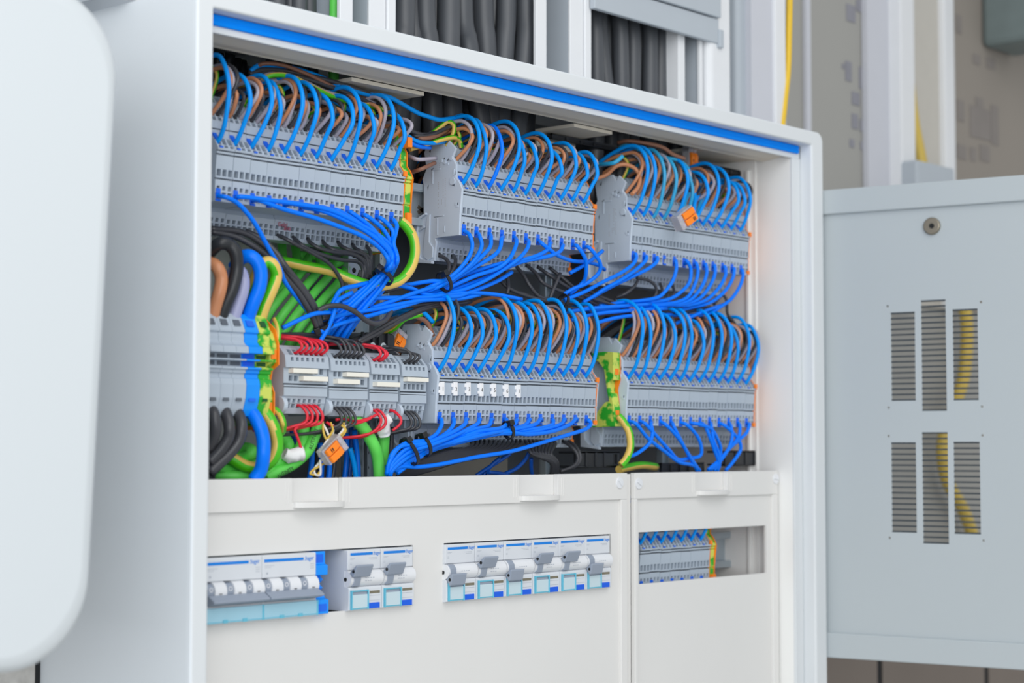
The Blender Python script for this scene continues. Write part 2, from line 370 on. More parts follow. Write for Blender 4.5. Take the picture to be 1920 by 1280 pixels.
fm.add(vs, [(j, (j+1) % n, n+(j+1) % n, n+j) for j in range(n)]+[(2*n+j, 3*n+j, 3*n+(j+1) % n, 2*n+(j+1) % n) for j in range(n)] +
       [(n+j, n+(j+1) % n, 3*n+(j+1) % n, 3*n+j) for j in range(n)])
fm.add(vs, [(j, 2*n+j, 2*n+(j+1) % n, (j+1) % n) for j in range(n)], 1)
obj('front_frame', fm, [M['paint'], M['side']], cab, bevel=2.2, seg=3)
hk = obj('inner_lip', MB().box(IL, IR, -20.8, -18, 308, IT+1), M['paint'], cab, bevel=.6)
obj('inner_lip', MB().box(613.5, IR+1, -20.8, -18, CB+14, 308.2), M['paint'], cab, bevel=.6)
obj('inner_lip', MB().box(IL-1, -127, -20.8, -18, CB+14, 308), M['paint'], cab)
ck = MB(); cs = [(-18.5, 308), (-16, 308.4), (-10, 310.5), (-4, 309.6), (4, 308.2), (11, 308), (13.5, 307.3), (14, 308.6), (13, 310), (-4, 312), (-18.5, 312)]
ck.prism(cs, -127, 613.5, 'x'); obj('top_cheek', ck, M['inner'], cab)
ck = MB(); ck.box(613.5, 616, -18.2, 22, CB+14, 310).box(612, 615, 22, WY-5, CB+14, 326); obj('right_cheek', ck, M['wallin'], cab)
obj('corner_rib', MB().box(608.6, 612, 28, 32, CB+14, 300), M['wallin'], cab, bevel=.8)
gk = MB()
pf = [(-21, 312.6), (-23.2, 312.9), (-23.8, 315.2), (-23.2, 316.8), (-23.9, 318.4), (-23.3, 320.5), (-21, 320.8)]
gk.prism(pf, IL, 622, 'x'); obj('seal', gk, M['gask'], cab, bevel=.4)
gp = obj('gland_plate', MB().box(48, 128, 15, 60, 304, 307), M['inner'], cab)
obj('gland_plate', MB().box(318, 372, 15, 58, 304, 307).box(318, 372, 58, 60, 286, 307), M['inner'], cab)
obj('gland_plate', MB().box(520, 612, 15, 60, 310, 313), M['inner'], cab)
# black cable sheaths coming down behind the opening
for i in range(17):
    x = -118+i*8.2; wire('black_cable', [(x, 96+R(-8, 10), 326), (x+R(-2, 2), 100, 285), (x+R(-4, 4), 112+R(-3, 6), 225)], 4.4, M['blkp'], f'{ORD[i] if i<16 else ORD[i]} black cable from the left in the dark behind the upper left strip', 'black cables behind the upper left strip', 'cable', n=8)
for i in range(16):
    x = 122+i*12.4; wire('black_cable', [(x, 78+R(-8, 10), 326), (x+R(-3, 3), 82, 285), (x+R(-4, 4), 105+R(-3, 6), 215)], 5.6, M['blkp'], f'{ORD[i]} black cable from the left in the dark behind the upper middle strip', 'black cables behind the upper middle strip', 'cable', n=8)

# ------------------------------------------------------------------ lower covers
WT, WB = -53.07, -99.05
def lever(mb, x, w=50):            # half-round finger ledge
    pts = [(x-w/2, 3)]+[(x-w/2*math.cos(math.pi*k/14), -2.2-8.5*math.sin(math.pi*k/14)**.8) for k in range(15)]+[(x+w/2, 3)]
    mb.prism(pts, -21.6, -17.4, 'z')
def cover(x0, x1, holes, handles, screws, label):
    t = thing('cover_panel', ((x0+x1)/2, 0, CB+16), label, 'cover panel', None)
    obj('panel', MB().plate(x0+4, x1-9 if x1 < 500 else x1-6, CB+16, -23, holes, 0, 2.4), M['cover'], t)
    st = MB(); hs = [(h-25.4, h+24.4, -17.5, 1) for h in handles]
    st.plate(x0, x1, -23.2, 0, hs, -2.6, 2.4); obj('top_strip', st, M['cover'], t, bevel=.5)
    obj('edge_strip', MB().box(x1-9, x1, -2.6, 2.4, CB+16, -23.2), M['cover'], t, bevel=.7)
    obj('edge_strip', MB().box(x0, x0+4.5, -2.6, 2.4, CB+16, -23.2), M['cover'], t, bevel=.7)
    for h in handles:
        hb = MB(); lever(hb, h); k = 10
        cv = [(h-25.4+49.8*i/k, 2.2+1.2*math.sin(math.pi*i/k)) for i in range(k+1)]
        for a, b in zip(cv[:-1], cv[1:]): hb.quad((a[0], a[1], -17.6), (b[0], b[1], -17.6), (b[0], b[1], -.2), (a[0], a[1], -.2))
        for e in (-32, -29, 29, 32): hb.box(h+e-.35, h+e+.35, -3, -2.4, -19, -3)
        obj('handle', hb, M['cover'], t, bevel=.5)
    for sx, sz, an in screws:
        sb = MB().cyl((sx, sz), 5, -3.6, -2.2, n=24); i0 = len(sb.v)
        sb.box(-3.6, 3.6, -4.6, -3.4, -.7, .7).xf(Matrix.Translation((sx, 0, sz)) @ Matrix.Rotation(an, 4, 'Y'), i0)
        obj('screw', sb, M['bbar'], t, bevel=.3)
    return t
xl0, xl1 = XA(773.8, 0, 1060), 0
x_m0, x_m1 = XA(832, 0, 1040), XA(1145.6, 0, 1040); x_r0, x_r1 = XA(1197.5, 0, 1040), XA(1436.5, 0, 1030)
xe1 = XA(1172, 0, 930); xe2 = XA(1186, 0, 930)
cover(-128, xe1, [(-127, xl0, WB, WT), (x_m0, x_m1, WB, WT)], [0, 250], [(XA(1162, -3, 910), -8.5, .8)], 'wide white cover with two finger ledges and two switch cut-outs')
cover(xe2, 611.5, [(x_r0, x_r1, WB, WT)], [500], [(XA(1198, -3, 912), -9.5, .5), (XA(1455, -3, 905), -8, .2)], 'narrow white cover with one finger ledge and a half-empty cut-out')
struct('trim_1', MB().box(xe1+.5, xe2-.5, 2, 6, CB+16, -1), M['cover'])

# ------------------------------------------------------------------ breakers
DIG = M['gink']
def lettering(t, x, z, y, size=4.6): return text('lettering', ':hager', (x, y, z), size, M['bink'], t, squash=.8)
def marks(t, x, y, z, rows):
    mb = MB()
    for dx, dz, w, h in rows: mb.box(x+dx, x+dx+w, y-.06, y, z+dz, z+dz+h)
    return obj('printed_mark', mb, DIG, t)
def rcbo(x, w, up, label):
    t = thing('circuit_breaker', (x+w/2, 20, WB), label, 'circuit breaker', 'grey-lever breakers in the cover cut-outs')
    a, b = x+.25, x+w-.25
    up_ = [(48, -54.2), (-3, -54.2), (-3, -69), (0, -69.8), (0, -81.2), (-3.8, -81.8), (-4.5, -82.8), (-4.5, -98.8), (-1.5, -99.5), (48, -99.5)]
    obj('body', MB().prism(up_, a, b, 'x', ), M['bbody'], t, bevel=.5)
    br = MB().cyl((-.6, -75.6), 6.2, a+.2, b-.2, 'x', 28); obj('barrel', br, M['bbar'], t)
    pv = MB().cyl((-.6, -76), 1.5, a-.2, a+.35, 'x', 14); obj('pivot_hole', pv, M['dark'], t)
    lx = x+.3; mb = MB()
    if up:
        mb.prism([(-4.7, -70.9), (-12.4, -64.4), (-13.2, -65.6), (-9.4, -73.8), (-7.6, -74.3)], lx, lx+17.4, 'x')
        nk = MB().prism([(-4, -72), (-8, -73), (-7.3, -77), (-6, -81), (-3, -81.4)], lx+3, lx+9.6, 'x'); hole = (-9.3, -69.6)
    else:
        mb.prism([(-4, -80.9), (-10.2, -76.4), (-11.2, -77.4), (-9.2, -85.6), (-7.6, -86.4)], lx-.2, lx+16.4, 'x')
        nk = MB().prism([(-3, -69.6), (-4.6, -69.9), (-7, -73), (-7.4, -78), (-4, -80)], lx+2, lx+8.6, 'x'); hole = (-8, -81.4)
    lv = obj('lever', mb, M['tog'], t, bevel=.6); obj('neck', nk, M['tog'], t, bevel=.3)
    obj('lever_hole', MB().cyl(hole, 1.25, lx-.35, lx+1, 'x', 14), M['dark'], lv)
    lw_ = MB().plate(x+1.6, x+19.2, -98.2, -84.2, [(x+2.5, x+18.4, -97.2, -85.2)], -5.9, -4.5)
    for u in (1.4, 18.4): lw_.box(x+u, x+u+.9, -6.6, -4.5, -98.6, -84)
    h = obj('label_window', lw_, M['cyan'], t, bevel=.2); obj('label_card', MB().box(x+2.5, x+18.4, -5.7, -4.6, -97.2, -87.4), M['pale'], h)
    obj('shade_slot', MB().box(x+2.5, x+18.4, -5.2, -4.55, -87.4, -85.4), M['tog'], h)
    obj('blue_tag', MB().box(x+20.8, x+32, -5.1, -4.5, -98.5, -94.2), M['btag'], t, bevel=.2)
    obj('counter_slot', MB().box(x+21.8, x+32.4, -4.75, -4.4, -87.3, -85.3), M['olive'], t)
    mb = MB(); [mb.box(x+21.6, x+32.6, -4.65, -4.4, z, z+.25) for z in (-89.0, -92.6)]; obj('printed_line', mb, DIG, t)
    obj('stripe', MB().box(x+3, x+26.2, -3.15, -2.9, -58.4, -56.4), M['bink'], t)
    lettering(t, x+26.8, -58.6, -3.1, 4.0)
    marks(t, x, -3, -60, [(2.8, -.6, 5, .3), (2.8, -1.4, 3.5, .3), (22, -.9, 9, .35), (24, -1.9, 7, .3), (2.8, -4, 2, .3), (2.8, -5, 2, .3)])
    mk = MB()
    for k in range(7): mk.box(x+15+(k % 4)*2.6, x+16.6+(k % 4)*2.6, -6.9, -6.65, -75.5-2*(k//4), -74.9-2*(k//4))
    obj('printed_mark', mk, DIG, t)
    return t
xa = XA(651.5, -3, 1050); w2 = 34.9
rcbo(xa, w2, True, 'breaker with raised grey lever just right of the blue terminal end'); rcbo(xa+w2, w2, True, 'breaker with raised grey lever at the right end of the first cut-out')
xm = XA(834.5, -3, 1050)
for k, (u, lb) in enumerate([(False, 'breaker with lowered lever at the left end of the middle cut-out'), (True, 'breaker with raised lever, second in the middle cut-out'), (False, 'breaker with lowered lever, third in the middle cut-out'),
                             (True, 'breaker with raised lever, fourth in the middle cut-out'), (True, 'breaker with raised lever, fifth in the middle cut-out'), (False, 'breaker with lowered lever at the right end of the middle cut-out')]):
    rcbo(xm+k*w2, w2, u, lb)
def mcb3(x, w, label):
    t = thing('circuit_breaker', (x+w/2, 20, WB), label, 'circuit breaker', 'three-pole breakers in the first cut-out')
    a, b = x+.2, x+w-.2
    pf_ = [(48, -54.2), (-5, -54.2), (-5, -70.4), (0, -71), (0, -84), (-4, -86), (-5.5, -88), (-5.5, -98.5), (-2, -99.4), (48, -99.4)]
    obj('body', MB().prism(pf_, a, b, 'x'), M['bbody'], t, bevel=.5)
    obj('stripe', MB().box(x+2, x+w*.76, -5.15, -4.9, -59.3, -57.2), M['bink'], t); lettering(t, x+w*.78, -59.5, -5.1, 4.6)
    marks(t, x, -5, -62, [(2.5, 0, 9, .35), (2.5, -1.2, 6, .3), (w-6, -.5, 4, .35), (w-6, -2, 4, .35), (w-6, -3.5, 4, .35), (4, -6, 1.6, 1.6)])
    p = w/3
    for k in range(3):
        u = x+k*p
        sb = MB().cyl((-2, -77.4), 7.0, u+6.6, u+6.6+p-6.9, 'x', 24); obj('switch_segment', sb, M['bbar'], t)
        kk = obj('position_window', MB().cyl((-2, -77.4), 6.0, u+.6, u+6.4, 'x', 20), M['tog'], t)
        text('position_mark', 'O', (u+1.6, -8.1, -77.2), 4.4, M['white'], kk)
        mk = MB().box(u+10, u+12.5, -9.2, -8.85, -79.2, -78.7); obj('printed_mark', mk, M['ink'], t)
    obj('lever_bar', MB().prism([(-6.4, -80.2), (-8.5, -79.6), (-15.2, -83.6), (-15, -85), (-6.4, -87.2)], a+.5, b-.5, 'x'), M['tog'], t, bevel=.6)
    sh = obj('label_strip', MB().box(a, b, -7.6, -5.4, -99.4, -88.6), M['cyst'], t, bevel=.4)
    mb = MB().box(a, b, -7.9, -7.5, -98.6, -98.1)
    for f in (.28, .62): mb.box(x+w*f, x+w*f+4, -8.2, -7.4, -99.4, -97)
    mb.box(b-1.4, b, -8, -7.4, -99.4, -88.6); obj('clip', mb, M['cyan'], sh)
xq = XA(593, -5, 1040); wq = (xq-XA(491.5, -5, 1050))
mcb3(xq-wq, wq, 'three-pole breaker with long grey bar beside the blue terminal end'); mcb3(xq-2*wq, wq, 'three-pole breaker with long grey bar against the cabinet edge')
t = thing('neutral_terminal', (xq+3, 10, WB), 'blue stepped terminal end between the two kinds of breaker', 'terminal')
y_ = [(40, -54), (-1, -54), (-1, -63), (-4, -64), (-4, -71), (4, -72), (1, -75), (5, -78), (1, -81), (6, -84), (0, -85), (-1, -88), (-5, -89), (-5, -99.3), (40, -99.3)]
obj('body', MB().prism(y_, xq+.4, xq+12.6, 'x'), M['bluep'], t, bevel=.4)
mb = MB().box(xq+2.5, xq+10.5, -1.2, 0, -62, -56); obj('slot', mb, M['blued'], t); obj('slot', MB().box(xq+2.5, xq+10.5, -5.2, -4, -97.5, -92), M['blued'], t)

# ------------------------------------------------------------------ vented door on the right
H = Vector((652, -22, 0)); D = Vector((.162, -.987, 0)).normalized(); NN = Vector((D.y, -D.x, 0))
def PD(px, py):
    d = ray(px, py); A = H-CAM; det = d.x*(-D.y)+D.x*d.y
    t = (A.x*(-D.y)+D.x*A.y)/det; q = CAM+d*t; return (q-H).dot(D), q.z
DM = Matrix(((D.x, -NN.x, 0, H.x), (D.y, -NN.y, 0, H.y), (0, 0, 1, 0), (0, 0, 0, 1)))   # local (s, depth away from viewer, z)
dt = thing('cabinet_door', (652+.162*150, -22-.987*150, -185), 'grey-blue metal door with slotted vents standing open beside the cabinet', 'cabinet door')
zt = (PD(1560, 357)[1]+PD(1915, 328)[1])/2; zb_ = (PD(1560, 1233)[1]+PD(1915, 1254)[1])/2
holes = []; gr = []
for px0, px1, y0, y1, n in [(1671, 1716, 585, 751, 17), (1728, 1774, 562, 770, 21), (1787, 1834, 579, 750, 17), (1672, 1718, 829, 998, 17), (1730, 1778, 810, 1019, 21), (1789, 1838, 828, 1001, 17)]:
    s0 = PD(px0, (y0+y1)/2)[0]; s1 = PD(px1, (y0+y1)/2)[0]; za_, zb2 = PD((px0+px1)/2, y1)[1], PD((px0+px1)/2, y0)[1]
    holes.append((s0, s1, za_, zb2)); gr.append((s0, s1, za_, zb2, n))
for px, py in [(1664, 574), (1839, 566), (1666, 764), (1841, 762), (1666, 817), (1842, 816), (1668, 1008), (1844, 1013)]:
    s, z = PD(px, py); holes.append((s-1.1, s+1.1, z-1.1, z+1.1))
obj('door_sheet', MB().plate(-4, 420, zb_+2, zt-2, holes, 0, 1.6).xf(DM), M['door'], dt)
rim = 24.5
obj('rim', MB().box(-4, 420, -4, 14, zt-rim, zt).xf(DM), M['door'], dt, bevel=1.2); obj('rim', MB().box(-4, 420, -4, 14, zb_, zb_+rim).xf(DM), M['door'], dt, bevel=1.2)
for (s0, s1, z0, z1, n) in gr:
    mb = MB(); p = (z1-z0)/(n-.7)
    for k in range(n):
        zc = z1-k*p; mb.box(s0-.3, s1+.3, .2, 1.4, zc-.3*p, zc)
    obj('vent_grille', mb.xf(DM), M['slat'], dt)
s, z = PD(1748, 424)
lk = obj('lock', MB().cyl((s, z), 8.2, -3.2, .2, n=28, r2=8.6).xf(DM), M['brass'], dt, bevel=.8)
obj('keyhole', MB().cyl((s+.5, z), 2.6, -3.9, -3, n=8).xf(DM), M['dark'], lk)

# ------------------------------------------------------------------ terminal strips
PIT3 = 15.55
SEGS = [  # (y,z) walk up the front: plain 'p' or pocket rows (fill width, fill height, pocket direction)
 ((39, -19), (39, -16.2), 'p'), ((39, -16.2), (39, -11.8), (.72, .92, (5, 1.5))), ((39, -11.8), (38.9, -11), 'p'), ((38.9, -11), (38.6, -7.6), (.55, .86, (4, 0))),
 ((38.6, -7.6), (37.4, -4), 'p'), ((37.4, -4), (39.5, -.5), 'p'), ((39.5, -.5), (34, 0), 'p'), ((34, 0), (12, 0), 'p'),
 ((12, 0), (12, 1.8), 'p'), ((12, 1.8), (12, 6.8), (.74, .94, (6, 2))), ((12, 6.8), (12, 7.9), 'p'), ((12, 7.9), (12, 11.4), (.55, .9, (4, 0))), ((12, 11.4), (11.8, 15.6), 'p'),
 ((11.8, 15.6), (13, 15.8), 'd'), ((13, 15.8), (13, 16.7), 'd'), ((13, 16.7), (11.6, 16.9), 'p'), ((11.6, 16.9), (11.5, 18), 'p'), ((11.5, 18), (11.5, 23.4), (.72, .94, (5, -1))), ((11.5, 23.4), (10.6, 33), 'p'),
 ((10.6, 33), (11.9, 33.2), 'd'), ((11.9, 33.2), (11.8, 34), 'd'), ((11.8, 34), (10.2, 34.2), 'p'), ((10.2, 34.2), (10, 35.6), 'p'), ((10, 35.6), (11.3, 35.8), 'd'), ((11.3, 35.8), (11.2, 36.5), 'd'), ((11.2, 36.5), (9.4, 36.7), 'p'), ((9.4, 36.7), (9, 38), 'p'),
 ((9, 38), (10.6, 40.6), (.62, .8, (3, -2))), ((10.6, 40.6), (14.6, 46), (.72, .94, (4.5, -4))), ((14.6, 46), (16.2, 47.5), 'p'), ((16.2, 47.5), (16.2, 52), 'p'), ((16.2, 52), (17.2, 52.2), 'd'), ((17.2, 52.2), (17.2, 52.9), 'd'), ((17.2, 52.9), (16.2, 53), 'p'), ((16.2, 53), (16.2, 58.5), 'p'),
 ((16.2, 58.5), (18.4, 62), (.62, .8, (3, -2))), ((18.4, 62), (21.4, 66), (.72, .94, (4.5, -4))), ((21.4, 66), (24.5, 67), 'p'), ((24.5, 67), (24.5, 73), 'p'), ((24.5, 73), (29, 78.5), (.72, .9, (4.5, -4))), ((29, 78.5), (33, 80), 'p')]
REAR = [(48, 80), (51, 74), (51, 50), (52.5, 46), (52.5, 20), (59, 16.5), (61, -15), (55, -19)]
OUTL = [s[0] for s in SEGS]+[(33, 80)]+REAR
def block_mesh(n, w=PIT3):
    mb = MB(); g = .12; sw = (w-2*g)/n
    for p, q, k in SEGS:
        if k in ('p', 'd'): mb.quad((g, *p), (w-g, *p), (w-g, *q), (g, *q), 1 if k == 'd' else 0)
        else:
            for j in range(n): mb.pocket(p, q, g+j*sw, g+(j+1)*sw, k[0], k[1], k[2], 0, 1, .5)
    pts = [(33, 80)]+REAR+[SEGS[0][0]]
    for p, q in zip(pts[:-1], pts[1:]): mb.quad((g, *p), (w-g, *p), (w-g, *q), (g, *q))
    mb.add([(g, *p) for p in OUTL], [tuple(range(len(OUTL)))[::-1]]); mb.add([(w-g, *p) for p in OUTL], [tuple(range(len(OUTL)))])
    return mb
STR = {  # name: (first entry x, pitch, count, z of base, words)
 'ul': (-85.4, 15.82, 12, 197.0, 'upper left'), 'um': (171.9, 15.56, 11, 194.6, 'upper middle'), 'ur': (398.6, 15.64, 12, 191.3, 'upper right'),
 'lm': (144.2, 15.52, 13, 41.6, 'lower middle'), 'lr': (391.9, 15.6, 13, 42.2, 'lower right'), 'wi': (408.6, 15.53, 7, -107.0, 'lowest')}
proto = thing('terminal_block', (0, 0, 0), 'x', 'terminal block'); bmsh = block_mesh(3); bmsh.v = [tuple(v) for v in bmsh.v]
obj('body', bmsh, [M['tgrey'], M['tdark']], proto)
fn = MB(); sw = PIT3/3
fn.prism([(12.6, 44.2), (16.2, 47), (16.2, 49.6), (15.5, 49.4), (12.0, 44.6)], .4, sw-1.6, 'x'); fn.box(1.6, sw-.6, 8.5, 9.3, 38.2, 39.3); obj('blue_funnel', fn, M['blued'], proto)
fn = MB().box(.8, sw-.5, 11.3, 12.4, 5.8, 9.2).box(.3, sw-.2, 11.2, 12.4, .1, 1.6).box(.3, .9, 11.2, 12.4, .1, 6); obj('blue_funnel', fn, M['blued'], proto)
first = True; BX = {}
for key, (fx, pit, n, zb, wd) in STR.items():
    for k in range(n):
        x = fx-2.6+k*pit; BX[key, k] = (x+2.6, zb+R(-.25, .25))
        lb = f'grey terminal block, {ORD[k]} from the left in the {wd} terminal strip' if key != 'wi' else f'grey terminal block, {ORD[k]} from the left behind the narrow cover cut-out'
        loc = (x, R(-.25, .25), BX[key, k][1])
        if first: b = proto; b.location = (Vector(loc)+Vector((0, 0, ZO)))*S; first = False
        else: b = copy_tree(proto, loc)
        b.scale = (pit/PIT3, 1, 1); b['label'] = lb; b['group'] = f'terminal blocks of the {wd} strip'
WL[proto.name] = Vector((STR['ul'][0]-2.6, 0, STR['ul'][3]))
def sc(pts, s): 
    cy = sum(p[0] for p in pts)/len(pts); cz = sum(p[1] for p in pts)/len(pts); return [(cy+(p[0]-cy)*s, cz+(p[1]-cz)*s) for p in pts]
PL = [(40, -19), (39.3, -11), (38, -4), (39, -.5), (33, .2), (12, .2), (11.6, 16), (9.2, 38), (12.4, 44), (16, 48), (15.8, 58.5), (20, 65), (16.3, 72), (24, 79), (27.5, 74), (31.5, 80.5), (48, 80.5), (52, 72), (49.5, 58), (54, 50), (52.5, 44), (52.5, 20), (59.5, 17), (61.5, -15), (54, -20)]
def end_plate(key, th=2.4):
    fx, pit, n, zb, wd = STR[key]; x = fx-2.7
    t = thing('end_plate', (x-th, 35, zb-20), f'grey moulded end plate closing the left end of the {wd} strip', 'end plate', None)
    Z = lambda pts: [(y, z+zb) for y, z in pts]
    obj('plate', MB().prism(Z(PL), x-th, x, 'x'), M['tplate'], t, bevel=.35)
    rl = MB()
    for y0, y1, z0, z1 in [(33, 42, 56, 57), (41.5, 42.5, 45, 57), (24, 26, 59, 61), (31, 33, 62, 64), (17.5, 19, 50, 55), (29, 40, 17.4, 18.2), (36, 37.2, 2, 16), (28, 29, 4, 9), (13, 16, 23.5, 25), (14.5, 17, 25, 27)]:
        rl.box(x-th-.5, x-th+.1, y0, y1, z0+zb, z1+zb)
    for cy, cz, r in [(21, 64, 1.8), (28, 61.5, 1.6), (19.5, 45, 3.0)]: rl.cyl((cy, cz+zb), r, x-th-.9, x-th+.1, 'x', 14)
    obj('moulding', rl, M['tplate'], t, bevel=.15)
    nt_ = MB()
    for pp in ([(44, 57), (41, 58.4), (42.4, 55.6)], [(26.6, 62), (24, 64.6), (24, 62.8)], [(30, 64.4), (28, 66), (28.4, 63.8)], [(17.6, 50.4), (16.4, 54), (16.4, 50)], [(20.6, 42), (17.4, 40.6), (17.2, 43)], [(13.6, 24), (16.6, 25.6), (13.4, 27.4)], [(30, 17.2), (40, 17), (40, 18)], [(46.5, 72), (44, 76), (44.4, 71.4)], [(47.4, 40), (46.4, 45), (48, 43)]):
        nt_.prism(Z(pp), x-th-.12, x-th, 'x')
    obj('notch_shade', nt_, M['tdark'], t)  # small dark wedges, the shadows in the plate's moulding put into colour
    pm = MB()
    for y0, z0, z1 in [(27.3, 25, 49), (29.6, 29, 51), (35, 24, 47), (34, 56, 63), (31.4, 27, 33), (45.5, 69, 72), (47, 73, 77)]:
        for i in range(int((z1-z0)/1.6)):
            if random.random() < .8: pm.box(x-th-.06, x-th, y0, y0+.9, zb+z0+i*1.6, zb+z0+i*1.6+1)
    obj('printed_mark', pm, M['gink'], t)
    ft = MB().prism(Z([(59.5, 16), (62, 12), (61.5, -19), (40, -21.5), (40, -19.5), (52, -17), (57, -12), (58, 0), (56, 12)]), x-th-3.4, x-th, 'x')
    ft.prism(Z([(44, 20), (47, 18), (51, -3), (52, -14), (46, -18.5), (41, -16), (40.5, -8), (45, -3)]), x-th-1.4, x-th, 'x')
    ft.prism(Z([(60, 16.5), (48, 21.5), (48, 19.7), (60, 14.4)]), x-th-2.6, x-th, 'x').prism(Z([(58, 8), (50, 11), (50, 9), (58, 6)]), x-th-2, x-th, 'x')
    obj('clamp_foot', ft, M['tplate'], t, bevel=.3)
for k in ('um', 'ur', 'lm', 'lr'): end_plate(k)
for key in STR:
    fx, pit, n, zb, wd = STR[key]; x = fx-2.6+n*pit
    mb = MB().prism([(y+(-.3 if y < 45 else .5), z+zb) for y, z in OUTL], x+.1, x+.8, 'x')
    mb.box(x-3.2, x+1.2, 10.8, 12.2, zb+1, zb+4.6).box(x-2.6, x+1.2, 37.6, 38.8, zb-15.5, zb-12).box(x-2.4, x+1.2, 8.4, 10, zb+38.4, zb+42.4)
    obj('separator', mb, M['orange'], label=f'thin orange separator plate at the right end of the {wd} strip', cat='separator')

# white number tags on the lower middle strip
for k in range(7):
    x, zb = BX['lm', k]
    t = thing('number_tag', (x+1.5, 10, zb+22), f'white number tag printed {k+1} on the lower middle terminal strip', 'number tag', 'white number tags one to seven')
    mb = MB().box(x-1.6, x+2.9, 9.2, 11, zb+22.6, zb+33.5).box(x-3.4, x-1.6, 9.8, 11, zb+29.5, zb+32.6).box(x-3, x-1.6, 9.8, 11, zb+24.5, zb+27)
    obj('tag', mb, M['white'], t, bevel=.25); text('number', str(k+1), (x-.1, 9.15, zb+26.4), 4.6, M['ink'], t)
x, zb = BX['ul', 4]
t = thing('handwriting', (x, 37, zb-6), 'red handwritten note on the lower ledge of the upper left strip', 'handwriting')
a = P(521, 419, 37.2); b = P(531, 427, 38.1)
text('first_line', 'Gelgl', (a[0], 37.0, a[2]-1.8), 4.6, M['redink'], t); text('second_line', '2640', (b[0], 37.9, b[2]-1.6), 3.8, M['redink'], t)

# DIN rails, uprights
for zc, wd in ((223, 'upper'), (70, 'middle'), (-79, 'lowest')):
    mb = MB()
    mb.box(-142, 612, 61, 62.2, zc-12, zc+12).box(-142, 612, 54, 62.2, zc+11, zc+12.4).box(-142, 612, 54, 62.2, zc-12.4, zc-11)
    mb.box(-142, 612, 53.5, 55.2, zc+12, zc+17.5).box(-142, 612, 53.5, 55.2, zc-17.5, zc-12)
    t = thing('mounting_rail', (235, 60, zc-18), f'zinc mounting rail carrying the {wd} row of terminals', 'mounting rail')
    obj('rail', mb, M['zinc'], t, bevel=.4)
    sl = MB()
    for c in ([XA(791, 61, 365)] if wd == 'upper' else []):
        for a in (.5, -.5):
            i0 = len(sl.v); sl.box(-5.5, 5.5, 60.6, 61.2, -1.6, 1.6).xf(Matrix.Translation((c, 0, zc-3)) @ Matrix.Rotation(a, 4, 'Y'), i0)
    if sl.v: obj('slot', sl, M['slotdk'], t)  # dark brown crossed slot laid on the rail
for i, (px, py, w, wd) in enumerate([(640, 560, 24, 'beside the green cables'), (700, 480, 11, 'behind the tied blue bundle'), (667, 840, 22, 'behind the orange lever connector'), (692, 840, 9, 'beside the hanging green cable'), (1010, 540, 10, 'behind the black wires under the middle strip'), (1228, 500, 12, 'under the upper right strip')]):
    x = XA(px, 78, py); t = thing('upright_channel', (x+w/2, 80, -60), f'perforated zinc upright channel {wd}', 'channel')
    z0, z1 = (-20, 230) if py < 700 else (-120, 60)
    mb = MB().box(x, x+w, 76, 77.5, z0, z1).box(x, x+1.5, 70, 77, z0, z1).box(x+w-1.5, x+w, 70, 77, z0, z1); obj('channel', mb, M['zinc'], t, bevel=.3)
    hl = MB()
    for z in range(int(z0)+6, int(z1), 12): hl.cyl((x+w/2, z), 2.1, 75.8, 76.2, n=14)
    obj('hole', hl, M['dark'], t)
x0 = XA(760, 100, 460); obj('inner_sheet', MB().box(-20, 100, 118, 120, 20, 260), M['wallin'], label='pale inner sheet behind the green cables and tied bundle', cat='sheet')
obj('inner_sheet', MB().box(120, 340, 112, 114, -110, 14), M['inner'], label='beige inner sheet behind the black wires at the middle cover', cat='sheet')

# green-yellow earth terminals
def earth(name, x0, w, zb, label, s=1., yo=0., parts=True, pts=OUTL):
    t = thing(name, (x0+w/2, 30, zb-19), label, 'earth terminal')
    obj('body', MB().prism([(y+yo, z*s+zb) for y, z in pts], x0, x0+w, 'x'), M['gy'], t, bevel=.3)
    return t
fx, pit, n, zb, wd = STR['ul']; x = fx-2.6+n*pit+1.3
t = earth('earth_terminal', x, 6.2, zb, 'green and yellow earth terminal at the right end of the upper left strip', 1.)
obj('button', MB().box(x+.6, x+5.8, 8.8, 16, zb+62, zb+70), M['orange'], t, bevel=.4); obj('button', MB().box(x+.6, x+5.8, 9, 12.5, zb+1, zb+10), M['orange'], t, bevel=.4)
obj('edge_plate', MB().prism([(y-.6, z+zb) for y, z in PL], x+6.2, x+7, 'x'), M['orange'], t)
A = lambda px, py, xx: PX(px, py, xx)[1:]
xe = STR['lr'][0]-2.7-2.5-10.5
prof = [A(a, b, xe) for a, b in [(1109, 662), (1132, 659), (1150, 660), (1150, 712), (1141, 713), (1141, 735), (1146, 738), (1150, 760), (1154, 799), (1111, 801), (1108, 798), (1121, 770), (1134, 754), (1142, 752), (1138, 735), (1135, 712), (1132, 692), (1122, 678), (1111, 672)]]
t = thing('earth_terminal', (xe+5, 20, 40), 'green and yellow earth terminal with two orange buttons before the lower right strip', 'earth terminal')
obj('body', MB().prism(prof, xe, xe+9.5, 'x'), M['gy'], t, bevel=.4)
p1 = A(1150, 697, xe); p2 = A(1151, 775, xe)
obj('button', MB().box(xe+2.2, xe+7.6, p1[0]-.5, p1[0]+4, p1[1]-2.6, p1[1]+3), M['orange'], t, bevel=.3); obj('button', MB().box(xe+2.2, xe+7.6, p2[0]-.5, p2[0]+4, p2[1]-3, p2[1]+3), M['orange'], t, bevel=.3)
obj('edge_plate', MB().prism([(y-.5, z) for y, z in [A(a, b, xe) for a, b in [(1134, 661), (1150, 661), (1150, 712), (1145, 730), (1152, 798), (1125, 798)]]], xe+9.5, xe+10.2, 'x'), M['orange'], t)
